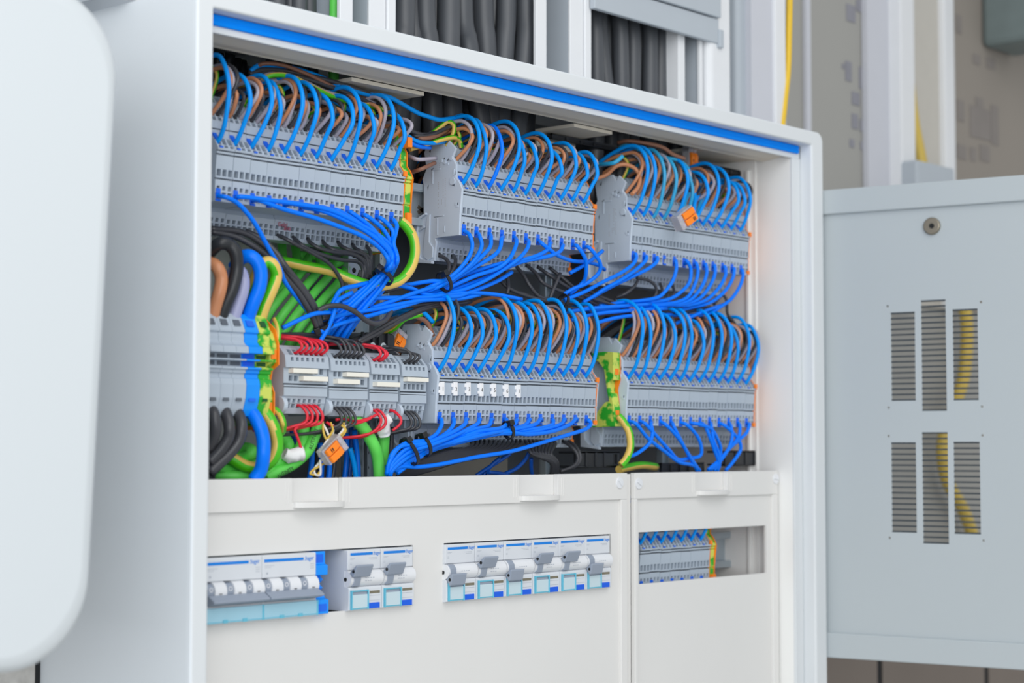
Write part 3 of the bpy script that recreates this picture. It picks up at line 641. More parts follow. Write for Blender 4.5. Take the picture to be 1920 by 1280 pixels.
x, zb = BX['wi', 6]; x = x-2.6+15.6+1.3
t = earth('earth_terminal', x, 6, zb, 'green and yellow earth terminal in the narrow cover cut-out', 1.)
obj('button', MB().box(x+.4, x+5.6, 8.4, 12.5, zb+2, zb+10), M['orange'], t, bevel=.4); obj('button', MB().box(x+.4, x+5.6, 13, 17, zb+52, zb+62), M['orange'], t, bevel=.4)
obj('edge_plate', MB().prism([(y-.6, z+zb) for y, z in PL], x+6, x+6.8, 'x'), M['orange'], t)
# adapter plate between lower middle strip and its right neighbour
x = STR['lm'][0]-2.6+13*15.52+1.4
obj('end_plate', MB().prism([(y+2, z+STR['lm'][3]) for y, z in PL if z > -1], x+.5, x+3, 'x'), M['tplate'], bevel=.3, label='grey end plate closing the right end of the lower middle strip', cat='end plate')
x = STR['um'][0]-2.6+11*15.56+1.4
obj('end_plate', MB().prism([(y+3, z+STR['um'][3]) for y, z in PL if z > -1], x+.5, x+2.5, 'x'), M['blkp'], bevel=.3, label='dark end plate closing the right end of the upper middle strip', cat='end plate')

# ------------------------------------------------------------------ large feed-in terminals at the left
XB = PX(467.6, 655, 0)
xg = P(467.6, 655, -2)[0]
GP = [A(a, b, xg) for a, b in [(438, 589), (448, 588.6), (453, 597), (460, 619), (460, 623), (457, 625), (458, 632), (457.5, 640), (461, 646), (467, 650), (467.6, 662), (452, 663), (452, 672), (463, 673), (463, 676), (452, 677), (452, 687.5), (465, 688), (465, 692), (461, 693), (461, 699), (458, 701), (458.5, 709), (461, 710), (462.5, 721), (461, 746), (456, 768), (452, 780), (420, 781)]]
GP += [(60, GP[-1][1]), (60, GP[0][1])]
WB2 = 11.7
def feed(x0, w, mt, label, dark):
    t = thing('feed_terminal', (x0+w/2, 20, GP[-2][1]), label, 'feed-in terminal')
    obj('body', MB().prism(GP, x0+.1, x0+w-.1, 'x'), mt, t, bevel=.35)
    q = A(461, 746, xg); q2 = A(461.5, 757, xg)
    obj('slot', MB().prism([(q[0]-.2, q[1]), (q2[0]-.2, q2[1]+1.8), (q2[0]+3, q2[1]+1.8), (q[0]+3, q[1])], x0+2.6, x0+w-4, 'x'), dark, t)
    qa, qb = A(454.5, 600, xg), A(459, 611, xg); obj('slot', MB().prism([(qa[0]-.25, qa[1]), (qb[0]-.25, qb[1]), (qb[0]+2, qb[1]), (qa[0]+2, qa[1])], x0+2.4, x0+w-3.4, 'x'), dark, t)
    s0 = A(452, 663, xg); s1 = A(452, 687, xg)
    for zz0, zz1 in ((s1[1]+.6, A(452, 677, xg)[1]-.3), (A(452, 672, xg)[1]+.3, s0[1]-.6)): obj('slot', MB().box(x0+1.2, x0+w-1, s0[0]-.3, s0[0]+1, zz0, zz1), dark, t)
    return t
TDK = M['tdark']
feed(xg-3*WB2, WB2, M['tgrey'], 'large grey feed terminal against the cabinet edge taking the brown cable', TDK)
feed(xg-2*WB2, WB2, M['tgrey'], 'large grey feed terminal taking the thick black cable', TDK); feed(xg-WB2, WB2, M['tgrey'], 'large grey feed terminal beside the blue one taking the lilac cable', TDK)
feed(xg+.2, 12.6, M['bluep'], 'large blue feed terminal taking the thick blue cable', M['blued'])
feed(xg+13, 11.0, M['gy'], 'large green and yellow feed terminal beside the blue one', mat('dark_green_slot', (18, 84, 34), .6))
xs_ = xg+24.3
t = earth('earth_terminal', xs_, 6.6, 40, 'narrow green and yellow earth terminal with orange buttons before the jumper blocks', pts=[(y, z-40) for y, z in [(50, 118), (20, 116), (8, 105), (4, 96), (4, 84), (10, 80), (12, 70), (8, 62), (8, 44), (14, 38), (50, 38)]])
obj('button', MB().box(xs_+1, xs_+6, 3.0, 6, 86, 93), M['orange'], t, bevel=.3); obj('button', MB().box(xs_+.6, xs_+5.6, 7, 10, 46, 55), M['orange'], t, bevel=.3)
obj('edge_plate', MB().prism([(52, 122), (22, 120), (6, 108), (2, 96), (2, 82), (9, 78), (11, 70), (6.5, 62), (6.5, 40), (13, 35), (52, 35)], xs_+6.6, xs_+7.6, 'x'), M['orange'], t)

# ------------------------------------------------------------------ small jumper blocks
JB = [(532, 614, 7, [(0, 5), (2, 7)], 'first'), (617, 690, 7, [(2, 7), (0, 5)], 'second'), (693, 747, 5, [None, (0, 5)], 'third'), (751, 800, 5, [(0, 5), None], 'fourth')]
JY = 14
JH = []
for i, (pa, pb, n, js, od) in enumerate(JB):
    x0, x1 = P(pa, 720, JY)[0], P(pb, 725, JY)[0]; w = x1-x0; zz = lambda py: ZA(py+(pa-532)*.035, JY, 600)
    z = {k: zz(v) for k, v in dict(top=650, h0=657, h1=668, s0=671.5, s1=679, lip=691, j0=692, j1=702, k0=705.5, k1=716, g0=720, g1=723, l0=726, l1=727.5, st=744, t0=748, t1=756, e0=757.5, e1=766, bot=776).items()}
    t = thing('jumper_block', (x0+w/2, 30, z['bot']), f'grey block with cream jumpers, {od} from the left beside the feed terminals', 'jumper block', 'grey jumper blocks with cream bars')
    mb = MB(); sg = [((JY+16, z['bot']), (JY+5, z['bot']), 0), ((JY+5, z['bot']), (JY+4, z['e1']), 0), ((JY+4, z['e1']), (JY+3, z['e0']), (.7, .95, (5, 2))), ((JY+3, z['e0']), (JY+2.5, z['t1']), 0), ((JY+2.5, z['t1']), (JY+2, z['t0']), (.56, .9, (4, 0))), ((JY+2, z['t0']), (JY+1.6, z['st']), 0), ((JY+1.6, z['st']), (JY, z['st']+.3), 0), ((JY, z['st']+.3), (JY, z['l1']), 0),
        ((JY, z['l1']), (JY+1, z['l1']+.1), 2), ((JY+1, z['l1']+.1), (JY, z['l0']), 2), ((JY, z['l0']), (JY, z['g1']), 0), ((JY, z['g1']), (JY+1.5, z['g1']+.1), 2), ((JY+1.5, z['g1']+.1), (JY+.5, z['g0']), 2), ((JY+.5, z['g0']), (JY+.5, z['k1']), 0), ((JY+.5, z['k1']), (JY+.5, z['k0']), (.7, .96, (6, 0))), ((JY+.5, z['k0']), (JY+.5, z['j1']), 0), ((JY+.5, z['j1']), (JY+.5, z['j0']), (.7, .96, (6, 0))),
        ((JY+.5, z['j0']), (JY-2, z['lip']), 0), ((JY-2, z['lip']), (JY-1.5, z['s1']), 0), ((JY-1.5, z['s1']), (JY-1, z['s0']), (.55, .95, (4, 0))), ((JY-1, z['s0']), (JY-.5, z['h1']), 0), ((JY-.5, z['h1']), (JY+4, z['h0']), (.72, .95, (5, -3))), ((JY+4, z['h0']), (JY+7, z['top']), 0), ((JY+7, z['top']), (JY+16, z['top']+1), 0)]
    m0, m1 = w*.10, w*.08; u0, u1 = x0+m0, x1-m1; sw_ = (u1-u0)/n
    for p, q, k in sg:
        if k in (0, 2): mb.quad((x0+.2, *p), (x1-.2, *p), (x1-.2, *q), (x0+.2, *q), 1 if k else 0)
        else:
            mb.quad((x0+.2, *p), (u0, *p), (u0, *q), (x0+.2, *q)); mb.quad((u1, *p), (x1-.2, *p), (x1-.2, *q), (u1, *q))
            for j in range(n): mb.pocket(p, q, u0+j*sw_, u0+(j+1)*sw_, k[0], k[1], k[2], 0, 1, .3)
    ol = [s_[0] for s_ in sg]+[sg[-1][1], (60, z['top']+1), (60, z['bot'])]
    mb.add([(x0+.2, *p) for p in ol], [tuple(range(len(ol)))]); mb.add([(x1-.2, *p) for p in ol], [tuple(range(len(ol)))])
    obj('body', mb, [M['tgrey'], M['tdark']], t)
    ear = [(JY+5-7*math.sin(a)*.95, (z['st']+z['bot'])/2+(z['st']-z['bot'])/2*math.cos(a)) for a in [math.pi*k/12 for k in range(13)]]
    obj('end_cheek', MB().prism(ear, x0-.6, x0+m0*.75, 'x'), M['tplate'], t, bevel=.3)
    for row, j in enumerate(js):
        if j:
            za_, zb2 = (z['j1'], z['j0']) if row == 0 else (z['k1'], z['k0'])
            obj('jumper', MB().box(u0+j[0]*sw_+.6, u0+j[1]*sw_-.3, JY-5, JY+5, za_+.3, zb2-.3), M['cream'], t, bevel=.3)
    JH.append((u0, sw_, (z['h0']+z['h1'])/2-.6, (z['e0']+z['e1'])/2-.3, n))

# ------------------------------------------------------------------ wires: arches above each strip
HH = {'ul': (101, 96), 'um': (101, 88), 'ur': (103, 97), 'lm': (100, 106), 'lr': (109, 106), 'wi': (70, 70)}
for key, (fx, pit, n, zb0, wd) in STR.items():
    for k in range(n):
        x, zb = BX[key, k]; f = k/(n-1); h = HH[key][0]*(1-f)+HH[key][1]*f+R(-8, 5)
        if key == 'wi':
            wire('blue_wire', [(x, 14.5, zb+41.5), (x, 9.5, zb+47), (x+R(0, 2), 5, zb+60), (x+R(0, 4), 12, zb+76), (x+R(0, 4), 40, zb+84)], 1.55, M['wtop'], f'blue wire, {ORD[k]} from the left in the narrow cover cut-out', 'blue wires in the narrow cover cut-out'); continue
        if key == 'ur' and k == 3: pass
        d = R(-3, 7.5); b = R(-3, 2.5); mt = M['wtop']
        if key == 'ur' and k in (2, 3, 5): mt = M['wcy']
        if key == 'um' and k == 2: mt = M['wbot']
        lb = f'blue wire arching up out of block {k+1} of the {wd} strip'
        lb = f'blue arched wire above the {ORD[k]} block of the {wd} terminal strip'
        wire('blue_wire', [(x, 14.5, zb+41.5), (x+.2, 9.3, zb+47), (x+d*.4, 3.0+b*.4, zb+58), (x+d*.8, -2.0+b, zb+h*.76), (x+d, 3+b, zb+h*.92), (x+d+.5, 15, zb+h), (x+d, 36, zb+h-4), (x+d-2, 62, zb+h-18), (x+d-4, 92, zb+h-42)], 1.75, mt, lb, f'blue arched wires of the {wd} strip')
        order = [('brown', 'brown'), ('black', 'black'), ('grey', 'grey')]
        if random.random() < .3: order[1], order[2] = order[2], order[1]
        for j, (cn, mk) in enumerate(order):
            xx = x+j*pit/3; dd = R(-2.5, 7); h2 = h-R(0, 11); bb = R(-4, 2.5)
            wire(cn+'_wire', [(xx, 22.5, zb+61.5), (xx+.3, 17, zb+66), (xx+dd*.4, 11+bb*.6, zb+66+(h2-66)*.28), (xx+dd*.8, 7.5+bb, zb+66+(h2-66)*.62), (xx+dd, 13+bb, zb+66+(h2-66)*.9), (xx+dd, 25+bb, zb+h2), (xx+dd-1, 50, zb+h2-6), (xx+dd-2, 78, zb+h2-24), (xx+dd-3, 100, zb+h2-50)], 1.6 if mk != 'black' else 1.5, M[mk],
                 f'{cn} arched wire behind the blue one at the {ORD[k]} block of the {wd} strip', f'{cn} arched wires of the {wd} strip', n=8)
        if k % 2 == 0:
            xx = x+pit/3+1; h3 = h-R(2, 9)
            wire('earth_wire', [(xx, 33, zb+73), (xx, 28, zb+78), (xx+1, 23, zb+h3-8), (xx+1, 34, zb+h3), (xx, 60, zb+h3-8), (xx, 90, zb+h3-32)], 1.5, M['eg'], f'green and yellow wire behind the arches at the {ORD[k]} block of the {wd} strip', f'earth wires of the {wd} strip', mt2=M['ey'], n=8)

# ------------------------------------------------------------------ wires: blue tails below each strip
def zp(ox, oy, s=4.571): return lambda a, b: (ox+a/s, oy+b/s)
Z1, Z2, Z3, Z4, Z5 = zp(740, 420), zp(380, 340), zp(740, 640), zp(1080, 440), zp(1080, 660)
Z6, Z7, Z8, Z9 = zp(380, 80), zp(740, 200), zp(1080, 240), zp(380, 620)
Z0 = zp(0, 0, 1)
def run(zf, pts, ys):
    n = len(pts); out = []
    for i, p in enumerate(pts):
        if len(p) == 3: y = p[2]
        else:
            t = i/(n-1)*(len(ys)-1); j = min(int(t), len(ys)-2); y = ys[j]+(ys[j+1]-ys[j])*(t-j)
        px, py = zf(p[0], p[1]); out.append(P(px, py, y))
    return out
def tail(key, k, zf, pts, ys, r=1.75, mt='wbot'):
    x, zb = BX[key, k]; wd = STR[key][4]
    st = [(x, 16, zb+5.6), (x, 10.6, zb+3.6)]
    wire('blue_wire', st+run(zf, pts, ys), r, M[mt], f'deep blue wire leaving the bottom of the {ORD[k]} block of the {wd} strip', f'deep blue wires below the {wd} strip')
TU = {0: [(645, 100), (665, 190), (630, 290), (540, 400), (440, 475), (300, 540), (180, 600), (60, 640)], 1: [(730, 110), (745, 190), (690, 300), (590, 400), (450, 500), (320, 560), (200, 600), (110, 625)],
 2: [(825, 130), (815, 200), (720, 300), (600, 395), (440, 480), (300, 490), (110, 520), (20, 540)], 3: [(915, 130), (905, 200), (850, 270), (700, 360), (560, 440), (450, 520), (330, 580), (240, 610)],
 4: [(1045, 150), (1030, 210), (980, 300), (880, 380), (700, 440), (560, 500), (440, 550), (250, 600), (130, 640)], 5: [(1150, 160), (1130, 220), (1060, 300), (960, 370), (800, 470), (620, 550), (450, 590), (250, 590), (60, 530)],
 6: [(1260, 165), (1330, 220), (1400, 270), (1520, 315), (1640, 325), (1740, 350), (1800, 390)], 7: [(1330, 170), (1310, 220), (1220, 270), (1080, 310), (900, 340), (700, 400), (560, 450), (450, 515), (300, 570)],
 8: [(1440, 190), (1410, 240), (1300, 280), (1100, 320), (950, 380), (780, 460), (560, 540), (430, 590), (300, 600)], 9: [(1560, 185), (1610, 250), (1640, 320), (1640, 420), (1620, 490), (1560, 550), (1500, 600)],
 10: [(1665, 200), (1725, 270), (1765, 350), (1740, 430), (1640, 510), (1540, 550), (1450, 600)]}
for k, p in TU.items(): tail('um', k, Z1, p, (4, 0, 6, 14, 22))
JN = [(1330, 370), (1490, 470), (1590, 560), (1635, 640), (1610, 740)]
TL = {0: [(200, 135), (290, 180), (380, 270), (460, 380), (520, 490), (580, 600), (660, 740), (700, 850), (780, 960), (860, 1060), (950, 1190), (985, 1290)],
 1: [(330, 130), (560, 160), (850, 200), (1100, 250), (1350, 370), (1520, 470), (1620, 560), (1655, 640), (1620, 740)], 2: [(480, 160), (700, 240), (950, 310), (1150, 380), (1350, 460), (1480, 540), (1560, 620), (1590, 700)],
 3: [(620, 170), (850, 195), (1080, 255), (1300, 360), (1480, 465), (1590, 565), (1630, 640), (1600, 740)], 4: [(760, 190), (900, 215), (1100, 280), (1330, 390), (1500, 490), (1590, 590), (1610, 680)], 5: [(880, 225), (1050, 260), (1220, 330), (1400, 430), (1530, 530), (1600, 620), (1600, 720)],
 6: [(1020, 220), (1150, 265), (1330, 370), (1480, 470), (1580, 560), (1630, 650), (1600, 730)], 7: [(1150, 245), (1270, 310), (1400, 400), (1530, 500), (1610, 600), (1620, 690)], 8: [(1270, 265), (1350, 320), (1450, 400), (1530, 500), (1600, 600), (1635, 680)],
 9: [(1395, 290), (1460, 335), (1545, 410), (1605, 510), (1645, 620), (1650, 690)], 10: [(1525, 315), (1580, 360), (1630, 430), (1632, 520), (1655, 620), (1645, 700)], 11: [(1640, 335), (1664, 380), (1652, 450), (1635, 530), (1664, 630), (1664, 700)]}
for k, p in TL.items():
    if k == 0: tail('ul', 0, Z2, p, (6, 4, 6, 12, 18, 24)); continue
    o = (k-6)*24; dy = ((k*2) % 5)*2.6
    ext = [(1555+o*.45, 800+(k % 3)*8, 4+dy), (1440+o*.8, 930+(k % 2)*12, 8+dy), (1280+o, 1100, 13+dy), (1130+o*1.25, 1260, 20+dy), (1050+o*1.3, 1380, 28+dy)]
    tail('ul', k, Z2, p+ext, (4, -3-(k % 3)*2, -2-(k % 4)*2, 4))
TLM = {0: [(400, 670), (400, 720), (350, 800), (250, 850), (100, 870), (-20, 960), (-60, 1100)], 1: [(505, 665), (505, 710), (450, 780), (330, 850), (200, 880), (50, 900), (-40, 1020), (-70, 1140)], 2: [(612, 665), (600, 710), (520, 765), (400, 820), (250, 880), (100, 920), (-20, 1040), (-50, 1140)],
 3: [(725, 665), (710, 705), (620, 755), (480, 820), (300, 890), (120, 950), (-20, 1070), (-50, 1150)], 4: [(828, 670), (800, 725), (650, 760), (480, 830), (320, 890), (130, 980), (-10, 1090), (-40, 1160)], 5: [(955, 665), (960, 705), (900, 745), (720, 770), (540, 830), (350, 900), (150, 1000), (0, 1110)],
 6: [(1045, 675), (1015, 720), (880, 760), (680, 800), (480, 860), (300, 920), (150, 1010), (20, 1110)], 7: [(1155, 670), (1110, 720), (960, 760), (760, 800), (560, 850), (350, 910), (170, 1020), (20, 1130)], 8: [(1250, 665), (1200, 712), (1050, 750), (850, 790), (650, 830), (420, 890), (200, 980), (40, 1100)],
 9: [(1357, 675), (1350, 712), (1250, 742), (1050, 765), (850, 785), (600, 830), (380, 880), (200, 940)], 10: [(1455, 665), (1420, 712), (1280, 752), (1080, 790), (900, 790), (650, 840), (400, 900), (200, 960)], 11: [(1555, 660), (1500, 712), (1350, 770), (1150, 795), (960, 780), (700, 830), (400, 905), (150, 1000)],
 12: [(1660, 675), (1680, 710), (1630, 755), (1500, 795), (1250, 870), (1000, 940), (700, 990), (400, 1050), (200, 1075), (60, 1070), (-30, 1110)]}
for k, p in TLM.items(): tail('lm', k, Z3, p, (6, 1-(k % 3)*1.5, 0-(k % 4)*1.6, 4, 8))
TUR = {0: [(512, 165), (515, 205), (480, 260), (380, 330), (220, 410), (90, 480), (0, 520), (-100, 560)], 1: [(605, 185), (590, 230), (500, 310), (380, 390), (250, 460), (160, 520), (60, 580)], 2: [(697, 195), (690, 235), (620, 290), (500, 350), (330, 430), (200, 500), (130, 550)],
 4: [(855, 225), (860, 290), (830, 390), (760, 490), (690, 540), (550, 565), (400, 580), (200, 610)], 5: [(950, 225), (985, 300), (970, 410), (900, 490), (800, 550), (650, 575), (500, 595), (250, 630)], 6: [(1032, 245), (1045, 320), (1020, 420), (960, 530), (850, 580), (700, 590), (450, 610), (200, 640)],
 7: [(1112, 255), (1120, 330), (1080, 440), (990, 550), (880, 590), (700, 605), (450, 620), (150, 650)], 8: [(1190, 265), (1190, 340), (1140, 450), (1050, 550), (900, 600), (750, 600), (500, 620), (150, 660)], 9: [(1277, 275), (1280, 350), (1220, 460), (1110, 560), (950, 605), (800, 600), (500, 640), (100, 650)],
 10: [(1357, 295), (1340, 380), (1270, 490), (1150, 580), (1000, 620), (850, 650), (600, 670)], 11: [(1425, 305), (1430, 360), (1400, 450), (1330, 550), (1250, 610), (1150, 670), (1050, 690), (800, 690)]}
for k, p in TUR.items(): tail('ur', k, Z4, p, (5, 4, 8, 14, 20))
TLR = {0: [(520, 620), (620, 740), (760, 850), (880, 940), (990, 965), (1060, 1010)], 1: [(600, 620), (700, 730), (800, 840), (880, 920), (1000, 900)], 2: [(643, 620), (655, 680), (640, 760), (590, 820), (500, 880), (430, 890)], 3: [(790, 640), (880, 740), (950, 850), (1020, 960), (1060, 1020)], 4: [(840, 640), (900, 760), (960, 870), (1010, 960), (1040, 1020)],
 5: [(960, 630), (1040, 720), (1075, 820), (1060, 890), (960, 915)], 6: [(1060, 620), (1160, 660), (1220, 760), (1240, 850), (1200, 1010)], 7: [(1110, 640), (1150, 740), (1190, 850), (1220, 950), (1180, 1015)], 8: [(1160, 640), (1180, 760), (1220, 860), (1230, 960), (1210, 1020)], 9: [(1290, 640), (1380, 730), (1412, 800), (1400, 860), (1330, 960), (1280, 1015)],
 10: [(1330, 650), (1340, 720), (1310, 820), (1230, 940), (1150, 1010)], 11: [(1405, 650), (1390, 730), (1310, 830), (1230, 920), (1130, 1010)], 12: [(1485, 620), (1462, 690), (1400, 750), (1300, 840), (1220, 960), (1190, 1015)]}
for k, p in TLR.items(): tail('lr', k, Z5, p, (5, 3, 6, 9))

# ------------------------------------------------------------------ free-running wires
def free(nm, zf, pts, ys, r, mt, lb, grp=None, mt2=None, n=9, cat=None):
    return wire(nm, run(zf, pts, ys), r, M[mt], lb, grp, cat or ('cable' if 'cable' in nm else 'wire'), n=n, mt2=M[mt2] if mt2 else None)
# black wires from the lower ledge of the upper left strip
GB = 'black wires from the ledge of the upper left strip'
for i, p in enumerate([[(640, 462), (690, 480), (780, 530), (950, 620), (1080, 700), (1160, 800), (1200, 900), (1190, 1010), (1100, 1120), (1000, 1150)], [(775, 478), (810, 510), (870, 560), (1000, 620), (1180, 670), (1330, 690), (1375, 770), (1350, 900)], [(900, 492), (930, 530), (1010, 575), (1150, 610), (1290, 630), (1375, 690), (1390, 770), (1360, 900)],
  [(1027, 512), (1060, 550), (1140, 590), (1280, 620), (1385, 680), (1400, 770), (1370, 900)], [(1160, 522), (1190, 555), (1260, 590), (1370, 625), (1415, 690), (1410, 770), (1375, 900)], [(1285, 542), (1310, 575), (1370, 610), (1430, 670), (1420, 770), (1380, 900)], [(1405, 557), (1430, 590), (1440, 650), (1430, 770), (1385, 900)]]):
    free('black_wire', Z2, p+([] if i == 0 else [(1320, 1000), (1290, 1080)]), (40, 28, 26, 26, 28), 1.6, 'black', f'black wire, {ORD[i]} from the left under the ledge of the upper left strip', GB)
for i, p in enumerate([[(70, 430), (280, 475), (450, 565), (600, 690), (720, 840), (830, 970), (925, 1130), (980, 1250)], [(60, 405), (330, 435), (520, 545), (660, 690), (780, 840), (880, 970), (960, 1110), (1000, 1240)], [(365, 425), (500, 490), (620, 600), (720, 740), (850, 900), (960, 1070), (1015, 1240)]]):
    free('black_wire', Z2, p, (34, 22, 14, 14, 18), 2.3, 'black', ['lowest of three thick black wires sweeping down beside the single blue wire', 'middle one of three thick black wires sweeping down from the upper left strip', 'uppermost of three thick black wires sweeping down from the upper left strip'][i])
free('black_wire', Z2, [(985, 1110), (1080, 1068), (1200, 1070), (1310, 1120), (1400, 1190), (1480, 1217), (1560, 1190), (1610, 1120), (1620, 1080)], (12, 4, 4, 14), 2.0, 'black', 'thick black wire looping in front of the blue bundle')
for i, p in enumerate([[(1020, 1165), (1200, 1120), (1400, 1090), (1700, 1060), (2000, 1020)], [(1020, 1180), (1300, 1130), (1600, 1090), (1900, 1050), (2200, 1010)], [(1480, 1330), (1600, 1240), (1750, 1150), (1950, 1080), (2300, 1030)], [(1330, 1370), (1500, 1270), (1700, 1160), (1950, 1060), (2300, 1010)], [(1540, 950), (1700, 910), (1900, 880)], [(1350, 1380), (1520, 1290), (1680, 1200), (1900, 1100)]]):
    free('black_wire', Z2, p, (20, 16, 20), 1.6, 'black', f'black wire crossing the middle gap behind the blue bundle, {ORD[i]} of six', 'black wires crossing the middle gap')
# blue wires crossing the middle gap
for i, (zf, p) in enumerate([(Z0, [(640, 568), (672, 560), (729, 558), (797, 557), (830, 553), (880, 549), (930, 552), (978, 561)]), (Z0, [(622, 596), (650, 588), (700, 580), (760, 568), (800, 562), (860, 560), (900, 552)]), (Z0, [(600, 622), (640, 606), (700, 590), (752, 575), (800, 560), (840, 545)]), (Z0, [(618, 584), (628, 560), (640, 543), (665, 536), (690, 530)]),
   (Z0, [(600, 640), (615, 615), (625, 590), (632, 565), (660, 548)]), (Z0, [(740, 534), (770, 540), (800, 552), (850, 556), (880, 548), (930, 528), (960, 510)]), (Z0, [(690, 580), (730, 566), (780, 548), (820, 536)]), (Z0, [(530, 615), (560, 600), (590, 588), (620, 585)]), (Z0, [(1060, 585), (1110, 578), (1160, 574), (1220, 570)]), (Z0, [(1070, 600), (1120, 588), (1180, 582), (1250, 578)]), (Z0, [(1080, 625), (1120, 605), (1180, 592), (1260, 590)]), (Z0, [(1260, 610), (1300, 592), (1330, 580), (1360, 570)]), (Z0, [(1068, 512), (1090, 500), (1112, 485), (1130, 470)])]):
    free('blue_wire', zf, p, (16, 10, 12), 1.75, 'wbot', f'deep blue wire crossing the gap between the rows, {ORD[i]} from the left', 'deep blue wires crossing between the rows')
# black wires under the upper middle and right strips
for i, p in enumerate([[(378, 262), (440, 300), (468, 350), (455, 420), (430, 480)], [(500, 268), (522, 310), (505, 380), (470, 440)], [(1035, 355), (1100, 430), (1160, 530), (1240, 620), (1380, 655), (1600, 690)], [(1130, 350), (1210, 420), (1280, 510), (1440, 580), (1640, 650), (1760, 700)], [(1225, 365), (1330, 440), (1480, 540), (1660, 650), (1800, 720)], [(1325, 372), (1450, 470), (1560, 560), (1720, 630), (1960, 700)], [(955, 395), (975, 520), (965, 600)], [(880, 430), (940, 520), (1060, 590), (1260, 650), (1500, 700)], [(1400, 700), (1380, 690), (1350, 670), (1330, 640), (1420, 420)], [(600, 290), (640, 330), (700, 400), (720, 480)], [(980, 560), (1150, 610), (1300, 660), (1500, 720), (1900, 760)]]):
    free('black_wire', Z1, p, (40, 26, 22, 22), 1.6, 'black', f'black wire hanging under the ledge of the upper middle strip, {ORD[i]} of eleven', 'black wires under the upper middle strip')
for i, p in enumerate([[(-20, 470), (100, 530), (280, 590), (450, 640), (560, 650)], [(0, 660), (200, 680), (400, 680), (700, 650), (1100, 610)], [(330, 560), (450, 590), (600, 570), (680, 520), (680, 440), (620, 390), (520, 370)], [(340, 540), (430, 500), (500, 440), (530, 390)], [(100, 480), (230, 540), (400, 600), (600, 640), (900, 660), (1150, 620)], [(1180, 600), (1250, 520), (1290, 560), (1300, 680), (1360, 760), (1390, 850), (1380, 960)], [(1000, 700), (1150, 690), (1230, 620), (1280, 600)], [(1180, 720), (1300, 720), (1390, 800), (1450, 900), (1440, 1040), (1380, 1100)], [(720, 420), (740, 480), (720, 560)], [(830, 440), (840, 500), (800, 560)], [(560, 650), (800, 640), (1000, 620), (1130, 590)]]):
    free('black_wire', Z4, p, (26, 18, 16, 18), 1.5, 'black', f'thin black wire in the tangle between the right-hand strips, {ORD[i]} of eleven', 'black wires between the right-hand strips')
# dark grey bundle under the lower middle strip
for i in range(12):
    a = 600+i*38
    free('black_wire', Z3, [(a+60, 850, 41), (a+70, 880, 32), (a+30-8*i, 915+i*3, 24), (440+i*14, 950+i*6, 20), (260+i*10, 1015+i*6, 18), (120+i*8, 1085+i*4, 20), (20, 1150+i*3, 22)], (0, 0), 1.55, 'black', f'dark wire in the bundle sweeping left under the lower middle strip, {ORD[i]} along', 'dark wires sweeping left under the lower middle strip')
for i in range(8):
    a = 1120+i*34
    free('black_wire', Z3, [(a, 850, 41), (a+20, 880, 32), (a*.6+500+i*3, 960, 22), (1330+i*9, 1030, 22), (1345+i*6, 1110, 26), (1330, 1160, 30)], (0, 0), 1.6, 'black', f'dark wire dropping behind the cover under the lower middle strip, {ORD[i]} along', 'dark wires dropping under the lower middle strip')
for i in range(2):
    free('black_wire', Z3, [(1440+i*40, 850, 41), (1500+i*40, 890, 30), (1555+i*25, 950, 24), (1570+i*18, 1010, 22), (1530+i*14, 1070, 22), (1420, 1115, 26)], (0, 0), 1.7, 'black', ['inner', 'outer'][i]+' of two grey-black wires looping before the black bracket')
for i, p in enumerate([[(1160, 930), (1120, 1010), (1040, 1090), (930, 1140)], [(990, 960), (900, 1020), (790, 1090), (700, 1150)], [(900, 1000), (830, 1060), (760, 1150)], [(800, 1120), (900, 1130), (980, 1150)], [(1170, 1000), (1170, 1080), (1180, 1150)]]):
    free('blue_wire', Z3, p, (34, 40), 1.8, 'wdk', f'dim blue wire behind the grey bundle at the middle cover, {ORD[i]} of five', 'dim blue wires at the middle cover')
# jumper block wires
for i, (u0, sw_, zh, ze, n) in enumerate(JH):
    cn, mt = [('red', 'red'), ('black', 'black'), ('red', 'red'), ('black', 'black')][i]
    od = ['first', 'second', 'third', 'fourth'][i]
    for q, j in enumerate([[1, 2, 3, 4, 5, 6], [0, 1, 2, 3, 4, 5], [0, 1, 1.4], [0, 1, 2]][i]):
        x = u0+(j+.5)*sw_; far = [26+6*q, 50+5*q, 34+5*q, 16+3*q][i]; hh = [11, 13, 11, 10][i]+R(-1.5, 2.5)
        wire(cn+'_wire', [(x, 22, zh-1.5), (x+.3, 12.5, zh+1), (x+1.2, 9, zh+5), (x-.5, 13, zh+hh*.85), (x-6, 20, zh+hh), (x-far*.5, 26, zh+hh+R(0, 3)), (x-far, 30, zh+hh+R(-1, 4))], 1.15, M[mt], f'thin {cn} wire into the top of the {od} jumper block, {ORD[q]} from the left', f'thin {cn} wires into the {od} jumper block', n=8)
    for q, j in enumerate([[2, 3, 4, 5], [0, 1, 2, 3], [0, 1, 4], [0, 1, 2]][i]):
        x = u0+(j+.5)*sw_; d = [(-14-q*2, -17), (-26-q*3, -19), (-10-q*12, -20), (-18-q*4, -17)][i]
        if i == 2 and q == 2: pts = [(x, 20, ze+1), (x, 13.5, ze), (x+1.5, 8, ze-5), (x+1, 8, ze-10), (x-3, 12, ze-15)]
        else: pts = [(x, 20, ze+1), (x, 13.5, ze), (x+1.6, 9, ze-6), (x+.5, 10, ze-12), (x+d[0]*.4, 14, ze+d[1]*.85), (x+d[0], 20, ze+d[1]), (x+d[0]-22, 26, ze+d[1]-1)]
        wire(cn+'_wire', pts, 1.15, M[mt], f'thin {cn} wire out of the bottom of the {od} jumper block, {ORD[q]} from the left', f'thin {cn} wires below the {od} jumper block', n=8)
ZA_ = zp(390, 780, 7.68)
